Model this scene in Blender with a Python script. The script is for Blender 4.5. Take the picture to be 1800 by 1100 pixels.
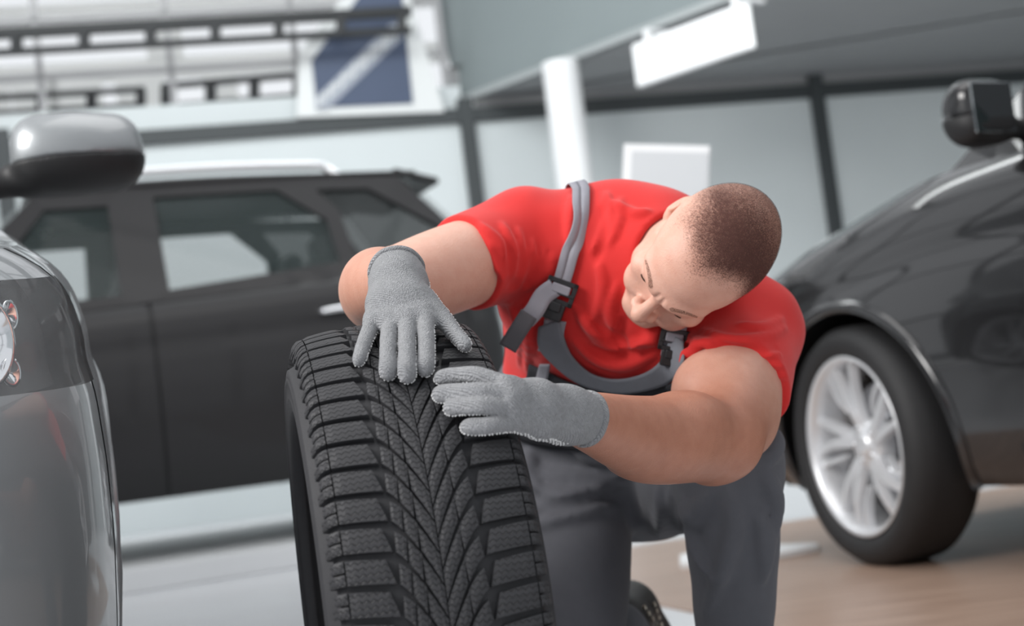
import bpy, bmesh, math, random
import numpy as np
from mathutils import Vector, Matrix
R = math.radians
random.seed(7); np.random.seed(7)
scene = bpy.context.scene
for o in list(bpy.data.objects): bpy.data.objects.remove(o)
COL = scene.collection

# ------------------------------------------------------------------ camera
FPX, ROLL, PITCH = 2500.0, R(7), R(3.97)
CAM = np.array([0.0, 0.0, 0.56])
cd_ = np.array([0, math.cos(PITCH), math.sin(PITCH)])
_r0 = np.array([1.0, 0, 0]); _u0 = np.array([0, -math.sin(PITCH), math.cos(PITCH)])
cr_ = math.cos(ROLL)*_r0 - math.sin(ROLL)*_u0
cu_ = math.sin(ROLL)*_r0 + math.cos(ROLL)*_u0
def P(x, y, D):
    """measured point: photo pixel + distance along the view axis -> world point"""
    return CAM + D*(cd_ + (x-900)/FPX*cr_ - (y-550)/FPX*cu_)
def floor_pt(x, y, z=0.0):
    v = cd_ + (x-900)/FPX*cr_ - (y-550)/FPX*cu_
    return CAM + v*((z-CAM[2])/v[2])
cam = bpy.data.cameras.new('camera'); camo = bpy.data.objects.new('camera', cam); COL.objects.link(camo)
M4 = Matrix(((cr_[0], cu_[0], -cd_[0], CAM[0]), (cr_[1], cu_[1], -cd_[1], CAM[1]), (cr_[2], cu_[2], -cd_[2], CAM[2]), (0, 0, 0, 1)))
camo.matrix_world = M4
cam.sensor_width = 36; cam.lens = 50; cam.clip_start = .05
cam.dof.use_dof = True; cam.dof.focus_distance = 1.68; cam.dof.aperture_fstop = 3.4; cam.dof.aperture_blades = 8
scene.camera = camo

# ------------------------------------------------------------------ world and light
w = bpy.data.worlds.new('world'); scene.world = w; w.use_nodes = True
bg = w.node_tree.nodes['Background']; bg.inputs[0].default_value = (.93, .96, 1, 1); bg.inputs[1].default_value = .9
def area(name, loc, target, sx, sy, power, col=(1, 1, 1)):
    l = bpy.data.lights.new(name, 'AREA'); l.shape = 'RECTANGLE'; l.size = sx; l.size_y = sy; l.energy = power; l.color = col
    o = bpy.data.objects.new(name, l); COL.objects.link(o); o.location = loc
    o.rotation_euler = (Vector(target)-Vector(loc)).to_track_quat('-Z', 'Y').to_euler(); return o
area('window_light', (-3.6, .3, 3.4), (.1, 2.0, .7), 3.0, 2.2, 290, (1, .98, .96))
area('showroom_fill_light', (.6, 3.0, 4.6), (.6, 3.2, 0), 3.5, 3.0, 60, (1, .98, .96))  # added soft fill from above; stands for no known ceiling lamp
area('hall_fill_light', (-1.6, 7.6, 5.2), (-1.0, 11.0, 1.2), 5.0, 1.6, 185, (.97, 1, 1))  # fill added to brighten the back wall, not a known lamp
area('under_mezzanine_fill', (2.6, 7.4, 3.05), (2.4, 9.0, 0), 2.4, 1.0, 60, (.97, 1, 1))  # extra fill added for the area below the mezzanine, source invented
vs = scene.view_settings; vs.view_transform = 'Standard'; vs.look = 'None'; vs.gamma = 1; vs.use_curve_mapping = False; vs.exposure = .08

# ------------------------------------------------------------------ helpers
def tag(o, label=None, cat=None, group=None, kind=None):
    if label: o['label'] = label
    if cat: o['category'] = cat
    if group: o['group'] = group
    if kind: o['kind'] = kind
    return o
def empty(name, loc=(0, 0, 0), rz=0, label=None, cat=None, group=None):
    o = bpy.data.objects.new(name, None); COL.objects.link(o); o.location = loc; o.rotation_euler = (0, 0, rz); o.empty_display_size = .1
    return tag(o, label, cat, group)
def link(name, me, mat, parent=None, smooth=True):
    o = bpy.data.objects.new(name, me); COL.objects.link(o)
    if mat is not None and not me.materials: me.materials.append(mat)
    if smooth: me.polygons.foreach_set('use_smooth', [True]*len(me.polygons))
    if parent is not None: o.parent = parent
    return o
def mesh_np(name, V, Q):
    """fast mesh from arrays; Q is (n,3) or (n,4)"""
    V = np.asarray(V, np.float32); Q = np.asarray(Q, np.int32); n, k = Q.shape
    me = bpy.data.meshes.new(name); me.vertices.add(len(V)); me.vertices.foreach_set('co', V.ravel())
    me.loops.add(n*k); me.loops.foreach_set('vertex_index', Q.ravel())
    me.polygons.add(n); me.polygons.foreach_set('loop_start', np.arange(0, n*k, k, dtype=np.int32))
    me.update(calc_edges=True); me.validate(); return me
def mesh_py(name, V, Fc):
    me = bpy.data.meshes.new(name); me.from_pydata([tuple(v) for v in V], [], Fc); me.update(); return me
def grid_faces(nu, nv, close_u=False, close_v=False):
    i = np.arange(nu if close_u else nu-1); j = np.arange(nv if close_v else nv-1)
    I, J = np.meshgrid(i, j, indexing='ij'); I2 = (I+1) % nu; J2 = (J+1) % nv
    return np.stack([I*nv+J, I2*nv+J, I2*nv+J2, I*nv+J2], -1).reshape(-1, 4)
def bm_obj(name, bm, mat, parent=None, smooth=True, bev=0, seg=2):
    me = bpy.data.meshes.new(name); bmesh.ops.recalc_face_normals(bm, faces=bm.faces); bm.to_mesh(me); bm.free()
    o = link(name, me, mat, parent, smooth)
    if bev: bevel(o, bev, seg)
    return o
def bevel(o, wd, seg=2):
    m = o.modifiers.new('bevel', 'BEVEL'); m.width = wd; m.segments = seg; m.limit_method = 'ANGLE'; m.angle_limit = R(35)
    m.harden_normals = True
def box(name, c, s, mat, parent=None, bev=.004, rot=None):
    """box centred at c, size s, optional 3x3 frame rot (columns)"""
    c = np.array(c, float); s = np.array(s, float)/2; V = []
    fr = np.eye(3) if rot is None else np.asarray(rot)
    for a in (-1, 1):
        for b in (-1, 1):
            for d in (-1, 1): V.append(c + fr @ (s*np.array([a, b, d])))
    Fc = [(0, 1, 3, 2), (4, 6, 7, 5), (0, 4, 5, 1), (2, 3, 7, 6), (0, 2, 6, 4), (1, 5, 7, 3)]
    o = link(name, mesh_py(name, V, Fc), mat, parent, smooth=bool(bev))
    if bev: bevel(o, bev)
    return o
def extrude_poly(name, pts, vec, mat, parent=None, bev=0):
    """closed 3D polygon extruded by vec"""
    n = len(pts); pts = [np.array(p, float) for p in pts]; vec = np.array(vec, float)
    V = pts + [p+vec for p in pts]; Fc = [tuple(range(n))[::-1], tuple(range(n, 2*n))] + [(i, (i+1) % n, n+(i+1) % n, n+i) for i in range(n)]
    bm = bmesh.new(); vv = [bm.verts.new(v) for v in V]
    for f in Fc: bm.faces.new([vv[i] for i in f])
    return bm_obj(name, bm, mat, parent, smooth=bool(bev), bev=bev)
def frames(path):
    path = np.asarray(path, float); T = np.gradient(path, axis=0); T /= np.linalg.norm(T, axis=1)[:, None]
    ref = np.array([0, 0, 1.0]) if abs(T[0][2]) < .9 else np.array([1.0, 0, 0])
    N = []; n = np.cross(T[0], ref); n /= np.linalg.norm(n)
    for t in T:
        n = n - t*(n@t); n /= np.linalg.norm(n); N.append(n)
    N = np.array(N); return T, N, np.cross(T, N)
def tube_mesh(name, path, rad, n=10, caps=True, closed=False):
    path = np.asarray(path, float); k = len(path); rad = np.broadcast_to(np.asarray(rad, float), (k,))
    T, N, B = frames(path)
    if closed:
        pass
    a = np.linspace(0, 2*math.pi, n, endpoint=False)
    V = path[:, None] + rad[:, None, None]*(np.cos(a)[None, :, None]*N[:, None] + np.sin(a)[None, :, None]*B[:, None])
    V = V.reshape(-1, 3); Fc = [tuple(q) for q in grid_faces(k, n, close_u=closed, close_v=True)]
    if caps and not closed: Fc += [tuple(range(n))[::-1], tuple(range((k-1)*n, k*n))]
    return mesh_py(name, V, Fc)
def tube(name, path, rad, mat, parent=None, n=10, closed=False): return link(name, tube_mesh(name, path, rad, n, closed=closed), mat, parent)
def catmull(pts, n=8):
    pts = np.asarray(pts, float); Q = np.vstack([2*pts[0]-pts[1], pts, 2*pts[-1]-pts[-2]]); out = []
    for i in range(1, len(Q)-2):
        p0, p1, p2, p3 = Q[i-1:i+3]
        for t in np.linspace(0, 1, n, endpoint=False):
            out.append(.5*((2*p1)+(-p0+p2)*t+(2*p0-5*p1+4*p2-p3)*t*t+(-p0+3*p1-3*p2+p3)*t**3))
    out.append(pts[-1]); return np.array(out)
def lathe_mesh(name, prof, n=64, axis='x'):
    """closed=False revolve of (axial, radius) profile about an axis"""
    prof = np.asarray(prof, float); a = np.linspace(0, 2*math.pi, n, endpoint=False)
    V = np.zeros((n, len(prof), 3)); V[..., 0] = prof[None, :, 0]; V[..., 1] = prof[None, :, 1]*np.cos(a)[:, None]; V[..., 2] = prof[None, :, 1]*np.sin(a)[:, None]
    if axis == 'z': V = V[..., [1, 2, 0]]
    return mesh_np(name, V.reshape(-1, 3), grid_faces(n, len(prof), close_u=True))

# ------------------------------------------------------------------ materials
MATS = {}
def mat(name, col, rough=.5, metal=0, noise=0, nscale=30, bump=0, bscale=200, spec=.5, coat=0, sss=0, trans=0, emit=0, sheen=0, ior=1.45, coord='Object'):
    m = bpy.data.materials.new(name); m.use_nodes = True; nt = m.node_tree; b = nt.nodes['Principled BSDF']
    b.inputs['Base Color'].default_value = (*col, 1); b.inputs['Roughness'].default_value = rough; b.inputs['Metallic'].default_value = metal
    b.inputs['Specular IOR Level'].default_value = spec; b.inputs['Coat Weight'].default_value = coat; b.inputs['Coat Roughness'].default_value = .03
    b.inputs['Transmission Weight'].default_value = trans; b.inputs['IOR'].default_value = ior
    if sss: b.inputs['Subsurface Weight'].default_value = sss; b.inputs['Subsurface Radius'].default_value = (.012, .005, .003); b.inputs['Subsurface Scale'].default_value = 1.0
    if sheen: b.inputs['Sheen Weight'].default_value = sheen; b.inputs['Sheen Roughness'].default_value = .5
    if emit: b.inputs['Emission Color'].default_value = (*col, 1); b.inputs['Emission Strength'].default_value = emit
    tc = nt.nodes.new('ShaderNodeTexCoord')
    if noise:
        n = nt.nodes.new('ShaderNodeTexNoise'); n.inputs['Scale'].default_value = nscale; n.inputs['Detail'].default_value = 5; nt.links.new(tc.outputs[coord], n.inputs['Vector'])
        mx = nt.nodes.new('ShaderNodeMix'); mx.data_type = 'RGBA'; mx.inputs[6].default_value = (*[c*(1-noise) for c in col], 1); mx.inputs[7].default_value = (*[min(1, c*(1+noise)) for c in col], 1)
        nt.links.new(n.outputs['Fac'], mx.inputs[0]); nt.links.new(mx.outputs[2], b.inputs['Base Color'])
    if bump:
        n2 = nt.nodes.new('ShaderNodeTexNoise'); n2.inputs['Scale'].default_value = bscale; n2.inputs['Detail'].default_value = 3; nt.links.new(tc.outputs[coord], n2.inputs['Vector'])
        bp = nt.nodes.new('ShaderNodeBump'); bp.inputs['Strength'].default_value = bump; bp.inputs['Distance'].default_value = .002
        nt.links.new(n2.outputs['Fac'], bp.inputs['Height']); nt.links.new(bp.outputs['Normal'], b.inputs['Normal'])
    MATS[name] = m; return m
def sn(m): return m.node_tree, m.node_tree.nodes['Principled BSDF']

# ------------------------------------------------------------------ volume sculpting (signed distance grid + surface nets)
class Vol:
    def __init__(s, lo, hi, res):
        s.lo = np.array(lo, float); s.res = res; s.n = np.ceil((np.array(hi)-s.lo)/res).astype(int)+1
        s.f = np.full(s.n, .5, np.float32); s.ax = [(s.lo[i]+res*np.arange(s.n[i])).astype(np.float32) for i in range(3)]
    def sl(s, lo, hi):
        a = np.clip(np.floor((np.array(lo)-s.lo)/s.res).astype(int), 0, s.n); b = np.clip(np.ceil((np.array(hi)-s.lo)/s.res).astype(int)+1, 0, s.n)
        return tuple(slice(a[i], b[i]) for i in range(3))
    def pts(s, S): return s.ax[0][S[0]][:, None, None], s.ax[1][S[1]][None, :, None], s.ax[2][S[2]][None, None, :]
    def op(s, lo, hi, fn, k=.01, mode='add', m=.03):
        m = max(m, 1.5*k); S = s.sl(np.array(lo)-m, np.array(hi)+m); g = s.f[S]
        if g.size == 0: return
        dd = fn(*s.pts(S)).astype(np.float32)
        if mode == 'add': h = np.maximum(k-np.abs(g-dd), 0)/k; s.f[S] = np.minimum(g, dd)-h*h*k*.25
        elif mode == 'sub': dd = -dd; h = np.maximum(k-np.abs(g-dd), 0)/k; s.f[S] = np.maximum(g, dd)+h*h*k*.25
        elif mode == 'and': h = np.maximum(k-np.abs(g-dd), 0)/k; s.f[S] = np.maximum(g, dd)+h*h*k*.25
    def cone(s, a, b, ra, rb, k=.01, mode='add', n=None, q=1.0):
        a = np.array(a, float); b = np.array(b, float); ab = b-a; L2 = max(ab@ab, 1e-9); rm = max(ra, rb)*max(1, 1/q)
        def fn(x, y, z):
            px, py, pz = x-a[0], y-a[1], z-a[2]; t = np.clip((px*ab[0]+py*ab[1]+pz*ab[2])/L2, 0, 1)
            dx, dy, dz = px-t*ab[0], py-t*ab[1], pz-t*ab[2]; d2 = dx*dx+dy*dy+dz*dz
            if n is not None:
                c = dx*n[0]+dy*n[1]+dz*n[2]; d2 = d2+c*c*(q*q-1)
            return np.sqrt(d2)-(ra+(rb-ra)*t)
        s.op(np.minimum(a, b)-rm, np.maximum(a, b)+rm, fn, k, mode)
    def chain(s, pts, rad, k=.01, mode='add', n=None, q=1.0):
        if len(pts) > 2:
            z = catmull(np.hstack([np.asarray(pts, float), np.asarray(rad, float)[:, None]]), 7); pts, rad = z[:, :3], z[:, 3]
        T = type(s).__new__(type(s)); m_ = max(rad)*max(1, 1/q)+1.5*k+.03; lo, hi = np.min(pts, 0)-m_, np.max(pts, 0)+m_
        S = s.sl(lo, hi); T.res = s.res; T.ax = [s.ax[i][S[i]] for i in range(3)]; T.n = np.array([len(a) for a in T.ax])
        if (T.n < 2).any(): return
        T.lo = np.array([a[0] for a in T.ax], float); T.f = np.full(T.n, .5, np.float32)
        for i in range(len(pts)-1): T.cone(pts[i], pts[i+1], rad[i], rad[i+1], .004, 'add', n, q)
        g = s.f[S]; dd = T.f
        if mode == 'add': h = np.maximum(k-np.abs(g-dd), 0)/k; s.f[S] = np.minimum(g, dd)-h*h*k*.25
        else: dd = -dd; h = np.maximum(k-np.abs(g-dd), 0)/k; s.f[S] = np.maximum(g, dd)+h*h*k*.25
    def ell(s, c, r, k=.01, mode='add', fr=None):
        c = np.array(c, float); r = np.array(r, float); fr = np.eye(3) if fr is None else np.asarray(fr); rm = r.max()
        def fn(x, y, z):
            px, py, pz = x-c[0], y-c[1], z-c[2]; k0 = 0; k1 = 0
            for i in range(3):
                u = px*fr[0, i]+py*fr[1, i]+pz*fr[2, i]; k0 = k0+(u/r[i])**2; k1 = k1+(u/(r[i]*r[i]))**2
            k0 = np.sqrt(k0); k1 = np.sqrt(k1)+1e-6; return k0*(k0-1)/k1
        ext = np.sqrt(((fr*r[None, :])**2).sum(1)); s.op(c-ext, c+ext, fn, k, mode)
    def rbox(s, c, half, rad, k=.01, mode='add', fr=None):
        c = np.array(c, float); fr = np.eye(3) if fr is None else np.asarray(fr); half = np.array(half, float)
        def fn(x, y, z):
            px, py, pz = x-c[0], y-c[1], z-c[2]; o = 0; mx = None
            for i in range(3):
                u = np.abs(px*fr[0, i]+py*fr[1, i]+pz*fr[2, i])-(half[i]-rad); o = o+np.maximum(u, 0)**2; mx = u if mx is None else np.maximum(mx, u)
            return np.sqrt(o)+np.minimum(mx, 0)-rad
        ext = (np.abs(fr)*half[None, :]).sum(1); s.op(c-ext, c+ext, fn, k, mode)
    def plane(s, p, n, lo=None, hi=None, k=.004):
        """keep the side opposite to n"""
        n = np.array(n, float); n /= np.linalg.norm(n); p = np.array(p, float)
        lo = s.lo if lo is None else lo; hi = s.lo+s.res*s.n if hi is None else hi
        s.op(lo, hi, lambda x, y, z: (x-p[0])*n[0]+(y-p[1])*n[1]+(z-p[2])*n[2], k, 'and', m=0)
    def disp(s, fn, lo=None, hi=None):
        S = s.sl(s.lo if lo is None else lo, s.lo+s.res*s.n if hi is None else hi); s.f[S] += fn(*s.pts(S)).astype(np.float32)
    def sample(s, p):
        q = (np.asarray(p, float)-s.lo)/s.res; i = np.clip(np.floor(q).astype(int), 0, s.n-2); t = np.clip(q-i, 0, 1); r = 0
        for a in (0, 1):
            for b in (0, 1):
                for c in (0, 1):
                    wgt = (t[..., 0] if a else 1-t[..., 0])*(t[..., 1] if b else 1-t[..., 1])*(t[..., 2] if c else 1-t[..., 2])
                    r = r+wgt*s.f[i[..., 0]+a, i[..., 1]+b, i[..., 2]+c]
        return r
    def grad(s, p):
        p = np.asarray(p, float); e = s.res*1.5; g = np.stack([s.sample(p+e*np.eye(3)[i])-s.sample(p-e*np.eye(3)[i]) for i in range(3)], -1)
        return g/(np.linalg.norm(g, axis=-1, keepdims=True)+1e-9)
    def hit(s, x, y, D0=1.2, D1=2.9):
        """first surface point under a photo pixel (arrays ok)"""
        x = np.atleast_1d(np.asarray(x, float)); y = np.atleast_1d(np.asarray(y, float))
        v = cd_[None]+((x-900)/FPX)[:, None]*cr_[None]-((y-550)/FPX)[:, None]*cu_[None]; D = np.full(len(x), D0); done = np.zeros(len(x), bool)
        hi = s.lo+s.res*(s.n-1)
        for it in range(900):
            p = CAM+v*D[:, None]; ins = ((p >= s.lo) & (p <= hi)).all(1); dd = np.where(ins, s.sample(np.clip(p, s.lo, hi)), .01)
            done |= dd < .0004; D = np.where(done, D, D+np.clip(dd*.7, .0004, .008))
            if done.all() or (D > D1).all(): break
        return CAM+v*D[:, None], done & (D < D1)
    def mesh(s, name, smooth=0, M=None):
        f = s.f; ins = f < 0; n = s.n
        c = np.zeros(tuple(n-1), np.int8)
        for a in (0, 1):
            for b in (0, 1):
                for d in (0, 1): c += ins[a:n[0]-1+a, b:n[1]-1+b, d:n[2]-1+d]
        act = (c > 0) & (c < 8); idx = np.argwhere(act); vid = np.full(tuple(n-1), -1, np.int32); vid[act] = np.arange(len(idx))
        cor = np.array([(a, b, d) for a in (0, 1) for b in (0, 1) for d in (0, 1)])
        val = np.stack([f[idx[:, 0]+a, idx[:, 1]+b, idx[:, 2]+d] for a, b, d in cor], 1); acc = np.zeros((len(idx), 3)); cnt = np.zeros(len(idx))
        for i in range(8):
            for j in range(i+1, 8):
                if np.abs(cor[i]-cor[j]).sum() != 1: continue
                m = (val[:, i] < 0) != (val[:, j] < 0); den = val[:, i]-val[:, j]; t = np.where(m, val[:, i]/np.where(den == 0, 1, den), 0)
                acc += np.where(m[:, None], cor[i]+t[:, None]*(cor[j]-cor[i]), 0); cnt += m
        V = (idx+acc/np.maximum(cnt, 1)[:, None])*s.res+s.lo
        Q = []
        for ax in range(3):
            a = ins.take(range(n[ax]-1), ax); b = ins.take(range(1, n[ax]), ax); e = np.argwhere(a != b)
            o1, o2 = [(1, 2), (2, 0), (0, 1)][ax]
            ok = (e[:, o1] > 0) & (e[:, o2] > 0) & (e[:, o1] < n[o1]-1) & (e[:, o2] < n[o2]-1); e = e[ok]
            sgn = ins[e[:, 0], e[:, 1], e[:, 2]]
            def cell(d1, d2):
                q = e.copy(); q[:, o1] -= d1; q[:, o2] -= d2; return vid[q[:, 0], q[:, 1], q[:, 2]]
            q = np.stack([cell(1, 1), cell(0, 1), cell(0, 0), cell(1, 0)], 1); q[~sgn] = q[~sgn][:, ::-1]; Q.append(q)
        Q = np.concatenate(Q)
        for _ in range(smooth):
            A = np.zeros_like(V); N = np.zeros(len(V))
            for i in range(4):
                for j in ((i+1) % 4, (i-1) % 4): np.add.at(A, Q[:, i], V[Q[:, j]]); np.add.at(N, Q[:, i], 1)
            V = .5*V+.5*A/np.maximum(N, 1)[:, None]
        if M is not None: V = V@M[:3, :3].T+M[:3, 3]
        s.V, s.Q = V, Q
        return mesh_np(name, V, Q) if name else (V, Q)
def nrm(v): v = np.asarray(v, float); return v/np.linalg.norm(v)
# ------------------------------------------------------------------ showroom shell
def struct(o, label=None, cat=None): o['kind'] = 'structure'; return tag(o, label, cat)
tile = mat('pale_floor_tile', (.62, .63, .65), .22, noise=.05, nscale=3, spec=.5)
wood = mat('tan_wood_floor', (.36, .245, .185), .33, noise=.12, nscale=6, spec=.5)
nt, b = sn(wood); wn = nt.nodes.new('ShaderNodeTexNoise'); wn.inputs['Scale'].default_value = 2.2; wn.inputs['Detail'].default_value = 8
mp = nt.nodes.new('ShaderNodeMapping'); mp.inputs['Scale'].default_value = (1.2, 14, 1); mp.inputs['Rotation'].default_value = (0, 0, -.34); tcw = nt.nodes.new('ShaderNodeTexCoord')
nt.links.new(tcw.outputs['Object'], mp.inputs[0]); nt.links.new(mp.outputs[0], wn.inputs[0])
cr = nt.nodes.new('ShaderNodeValToRGB'); cr.color_ramp.elements[0].position = .35; cr.color_ramp.elements[0].color = (.30, .20, .15, 1); cr.color_ramp.elements[1].position = .65; cr.color_ramp.elements[1].color = (.40, .28, .215, 1)
nt.links.new(wn.outputs['Fac'], cr.inputs[0]); nt.links.new(cr.outputs[0], b.inputs['Base Color'])
panelm = mat('frosted_panel', (.61, .655, .665), .55, noise=.03, nscale=2, spec=.3)
postm = mat('dark_post', (.045, .052, .055), .5, noise=.1)
whitem = mat('white_paint', (.78, .79, .80), .45, noise=.02, nscale=5)
soffm = mat('grey_soffit', (.30, .305, .31), .6, noise=.05, nscale=2)
fascm = mat('teal_grey_fascia', (.215, .25, .255), .6, noise=.04, nscale=2)
struct(box('floor', (0, 5, -.05), (22, 22, .1), tile, bev=0))
d1 = np.array([.943, .333, 0]); d2 = np.array([.333, -.943, 0])
wc_ = d1*1.56-d2*5.0
extrude_poly('floor', [wc_, wc_+d1*6.5, wc_+d1*6.5+d2*6, wc_+d2*6], (0, 0, .004), wood)['kind'] = 'structure'
bpy.data.objects['floor.001'].location.z = .0
BH = 3.0
b0, b1, b2_ = floor_pt(5, 262, BH), floor_pt(820, 202, BH), floor_pt(1430, 162, BH)
wd_ = nrm(np.array([*(b2_-b0)[:2], 0])); wn_ = np.array([wd_[1], -wd_[0], 0])      # along the wall, towards the camera
def wall_pt(x, y, off=0.0):
    v = cd_+(x-900)/FPX*cr_-(y-550)/FPX*cu_; o = b0+wn_*off; return CAM+v*(((o-CAM)@wn_)/(v@wn_))
def along(p): return (np.asarray(p)-b0)@wd_
W0 = np.array([b0[0], b0[1], 0])
def wpos(a, z, off=0.0): return W0+wd_*a+wn_*off+np.array([0, 0, z])
FRW = np.stack([wd_, -wn_, np.array([0, 0, 1.0])], 1)
posts = [-3.6, along(b0), along(b1), along(b2_), along(b2_)+3.1, along(b2_)+6.2]
wall_back = struct(empty('wall_back', tuple(W0)))
def wchild(name, a0, a1, z0, z1, off, th, m, bev=.004):
    o = box(name, wpos((a0+a1)/2, (z0+z1)/2, off)-W0, (abs(a1-a0), th, z1-z0), m, wall_back, bev, FRW); return o
for i in range(len(posts)-1): wchild('panel', posts[i]+.045, posts[i+1]-.045, .0, BH-.05, 0, .05, panelm)
for a in posts: wchild('post', a-.06, a+.06, 0, BH+.14, .03, .12, postm)
wchild('beam', posts[0], posts[-1], BH-.06, BH+.06, .02, .10, postm)
wchild('header', along(b1)+.1, posts[-1], BH+.06, 3.30, .0, .06, soffm)
# upper glazing over the left part of the partition
aS = along(wall_pt(792, 190))
window_1 = struct(empty('window_1', tuple(W0)))
glassm = mat('window_glass', (1, 1, 1), .02, trans=1, ior=1.02, spec=.1)
mull = mat('pale_mullion', (.36, .36, .37), .5)
def win(name, a0, a1, z0, z1, off, th, m, bev=0): return box(name, wpos((a0+a1)/2, (z0+z1)/2, off)-W0, (abs(a1-a0), th, z1-z0), m, window_1, bev, FRW)
zr = [BH+.12, 3.55, 4.0, 4.5, 5.0, 5.6]; a_ = list(np.arange(-3.6, aS, .98))+[aS]
for i in range(len(a_)-1):
    for j in range(len(zr)-1): win('pane', a_[i]+.02, a_[i+1]-.02, zr[j]+.015, zr[j+1]-.015, -.05, .01, glassm)
for a in a_: win('mullion', a-.025, a+.025, zr[0], zr[-1], -.05, .05, mull)
for z in zr[1:]: win('transom', a_[0], aS, z-.02, z+.02, -.05, .05, mull)
win('sill', a_[0], aS+.1, BH+.06, BH+.26, -.06, .1, panelm)
# hall seen beyond the glazing: pale storeys with bright openings
outm = mat('pale_hall_wall', (.74, .74, .72), .8, noise=.04, nscale=1.5); steel = mat('dark_truss_steel', (.02, .022, .024), .6)
def truss(name, pxa, pxb, gap, off, n, r_):
    o = struct(empty(name, tuple(W0))); A, B = wall_pt(*pxa, off), wall_pt(*pxb, off); A2, B2 = wall_pt(pxa[0], pxa[1]+gap, off), wall_pt(pxb[0], pxb[1]+gap, off)
    def bar(nm, p, q, t): 
        v = q-p; L_ = np.linalg.norm(v); x_ = v/L_; y_ = nrm(np.cross((0, 0, 1), x_)) if abs(x_[2]) < .9 else nrm(np.cross((1, 0, 0), x_)); box(nm, (p+q)/2-W0, (L_, t, t), steel, o, 0, np.stack([x_, y_, np.cross(x_, y_)], 1))
    bar('chord', A, B, r_[0]); bar('chord', A2, B2, r_[1])
    for t in np.linspace(0.03, .98, n): bar('web', A+(B-A)*t, A2+(B2-A2)*t, r_[2])
truss('trim_1', (-120, 66), (722, 20), 33, .35, 8, (.075, .05, .07))
truss('trim_2', (-120, 178), (255, 157), 26, -.8, 5, (.045, .03, .07)); truss('trim_3', (285, 152), (528, 132), 34, -.8, 4, (.05, .03, .08))
hall = struct(empty('wall_hall', tuple(W0)))
for zz in (3.3, 3.9, 4.4, 5.0, 5.6): box('storey_band', wpos(.8, zz, -3.2)-W0, (12, .1, .2), outm, hall, 0, FRW)
rr = random.Random(5)
for i in range(26): a = -5+i*.46; z = rr.choice((3.6, 4.15, 4.7, 5.3)); box('storey_panel', wpos(a+rr.uniform(-.1, .1), z, -3.15)-W0, (rr.uniform(.25, .5), .06, .42), outm, hall, 0, FRW)
# slanted blue sign board above the partition
sgn = empty('sign_board', tuple(wall_pt(640, 205, .12)), 0, 'dark blue slanted sign board with white lettering stripe above the partition', 'sign'); S0 = np.array(sgn.location)
bluem = mat('sign_blue', (.062, .085, .145), .5, noise=.15, nscale=2); swhite = mat('sign_white', (.72, .74, .74), .5)
pp = lambda L_, off: [wall_pt(x, y, off)-S0 for x, y in L_]
extrude_poly('backing_board', pp([(522, 206), (526, 92), (622, -30), (712, -35), (781, 196)], .10), -wn_*.06, swhite, sgn)
extrude_poly('blue_face', pp([(557, 189), (548, 106), (648, -30), (704, -32), (726, 181)], .115), -wn_*.02, bluem, sgn)
extrude_poly('lettering_base', pp([(556, 192), (555, 172), (686, 42), (708, 40), (708, 66), (578, 190)], .125), -wn_*.012, mat('sign_grey', (.34, .37, .43), .5), sgn)
for i in range(22):
    t = i/21; x = 562+t*140; y = 178-t*126; h_ = 8+4*math.sin(i*2.3)
    extrude_poly('letter_stroke', pp([(x-2.2, y+h_), (x-1.5, y-h_), (x+2.4, y-h_-2), (x+1.8, y+h_-2)], .135), -wn_*.012, swhite, sgn)
# mezzanine on the right: fascia and soffit
SZ = 3.14
f0, f1 = floor_pt(850, 168, SZ), floor_pt(1290, 0, SZ); fd = nrm(np.array([*(f1-f0)[:2], 0])); fnn = np.array([-fd[1], fd[0], 0]); fnn = fnn if fnn@np.array([0, 1, 0]) < 0 else -fnn
fs, fe = f0-fd*.25, f0+fd*7.5
far = wpos(posts[-1], SZ, -.1); far2 = wpos(aS, SZ, -.1)
ceil = extrude_poly('ceiling', [fs, fe, fe-fnn*6, far, far2], (0, 0, .3), soffm); struct(ceil)
tl = floor_pt(800, 178, SZ)
fas = extrude_poly('trim_4', [wall_pt(782, 186, .2), fs+fnn*.02, fe+fnn*.02, fe+fnn*.02+np.array([0, 0, 2.2]), wall_pt(728, 14, .25), ], -fnn*.04, fascm) if 0 else None
# fascia as a leaning board: lower edge along the soffit, far end leaning left as in the hall's slanted frame
A0, A1, A2, A3 = fs+fnn*.03, fe+fnn*.03, fe+fnn*.03+np.array([0, 0, 1.9]), fs-fd*.45+fnn*.03+np.array([0, 0, 1.9])
struct(extrude_poly('trim_4', [A0, A1, A2, A3], -fnn*.06, fascm))
struct(box('trim_5', (A0+A1)/2+np.array([0, 0, .02]), (np.linalg.norm(A1-A0), .05, .05), mat('pale_edge', (.36, .385, .39), .5), None, 0, np.stack([fd, -fnn, np.array([0, 0, 1.0])], 1)))
# column
cp = floor_pt(984, 110, SZ)
col = link('column', lathe_mesh('column', [(0, .0), (0, .17), (.06, .17), (.07, .145), (SZ-.04, .140), (SZ, .140), (SZ, 0)], 40, 'z'), whitem)
col.location = (cp[0], cp[1], 0); tag(col, 'round white column rising from the showroom floor to the soffit edge', 'column')
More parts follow.
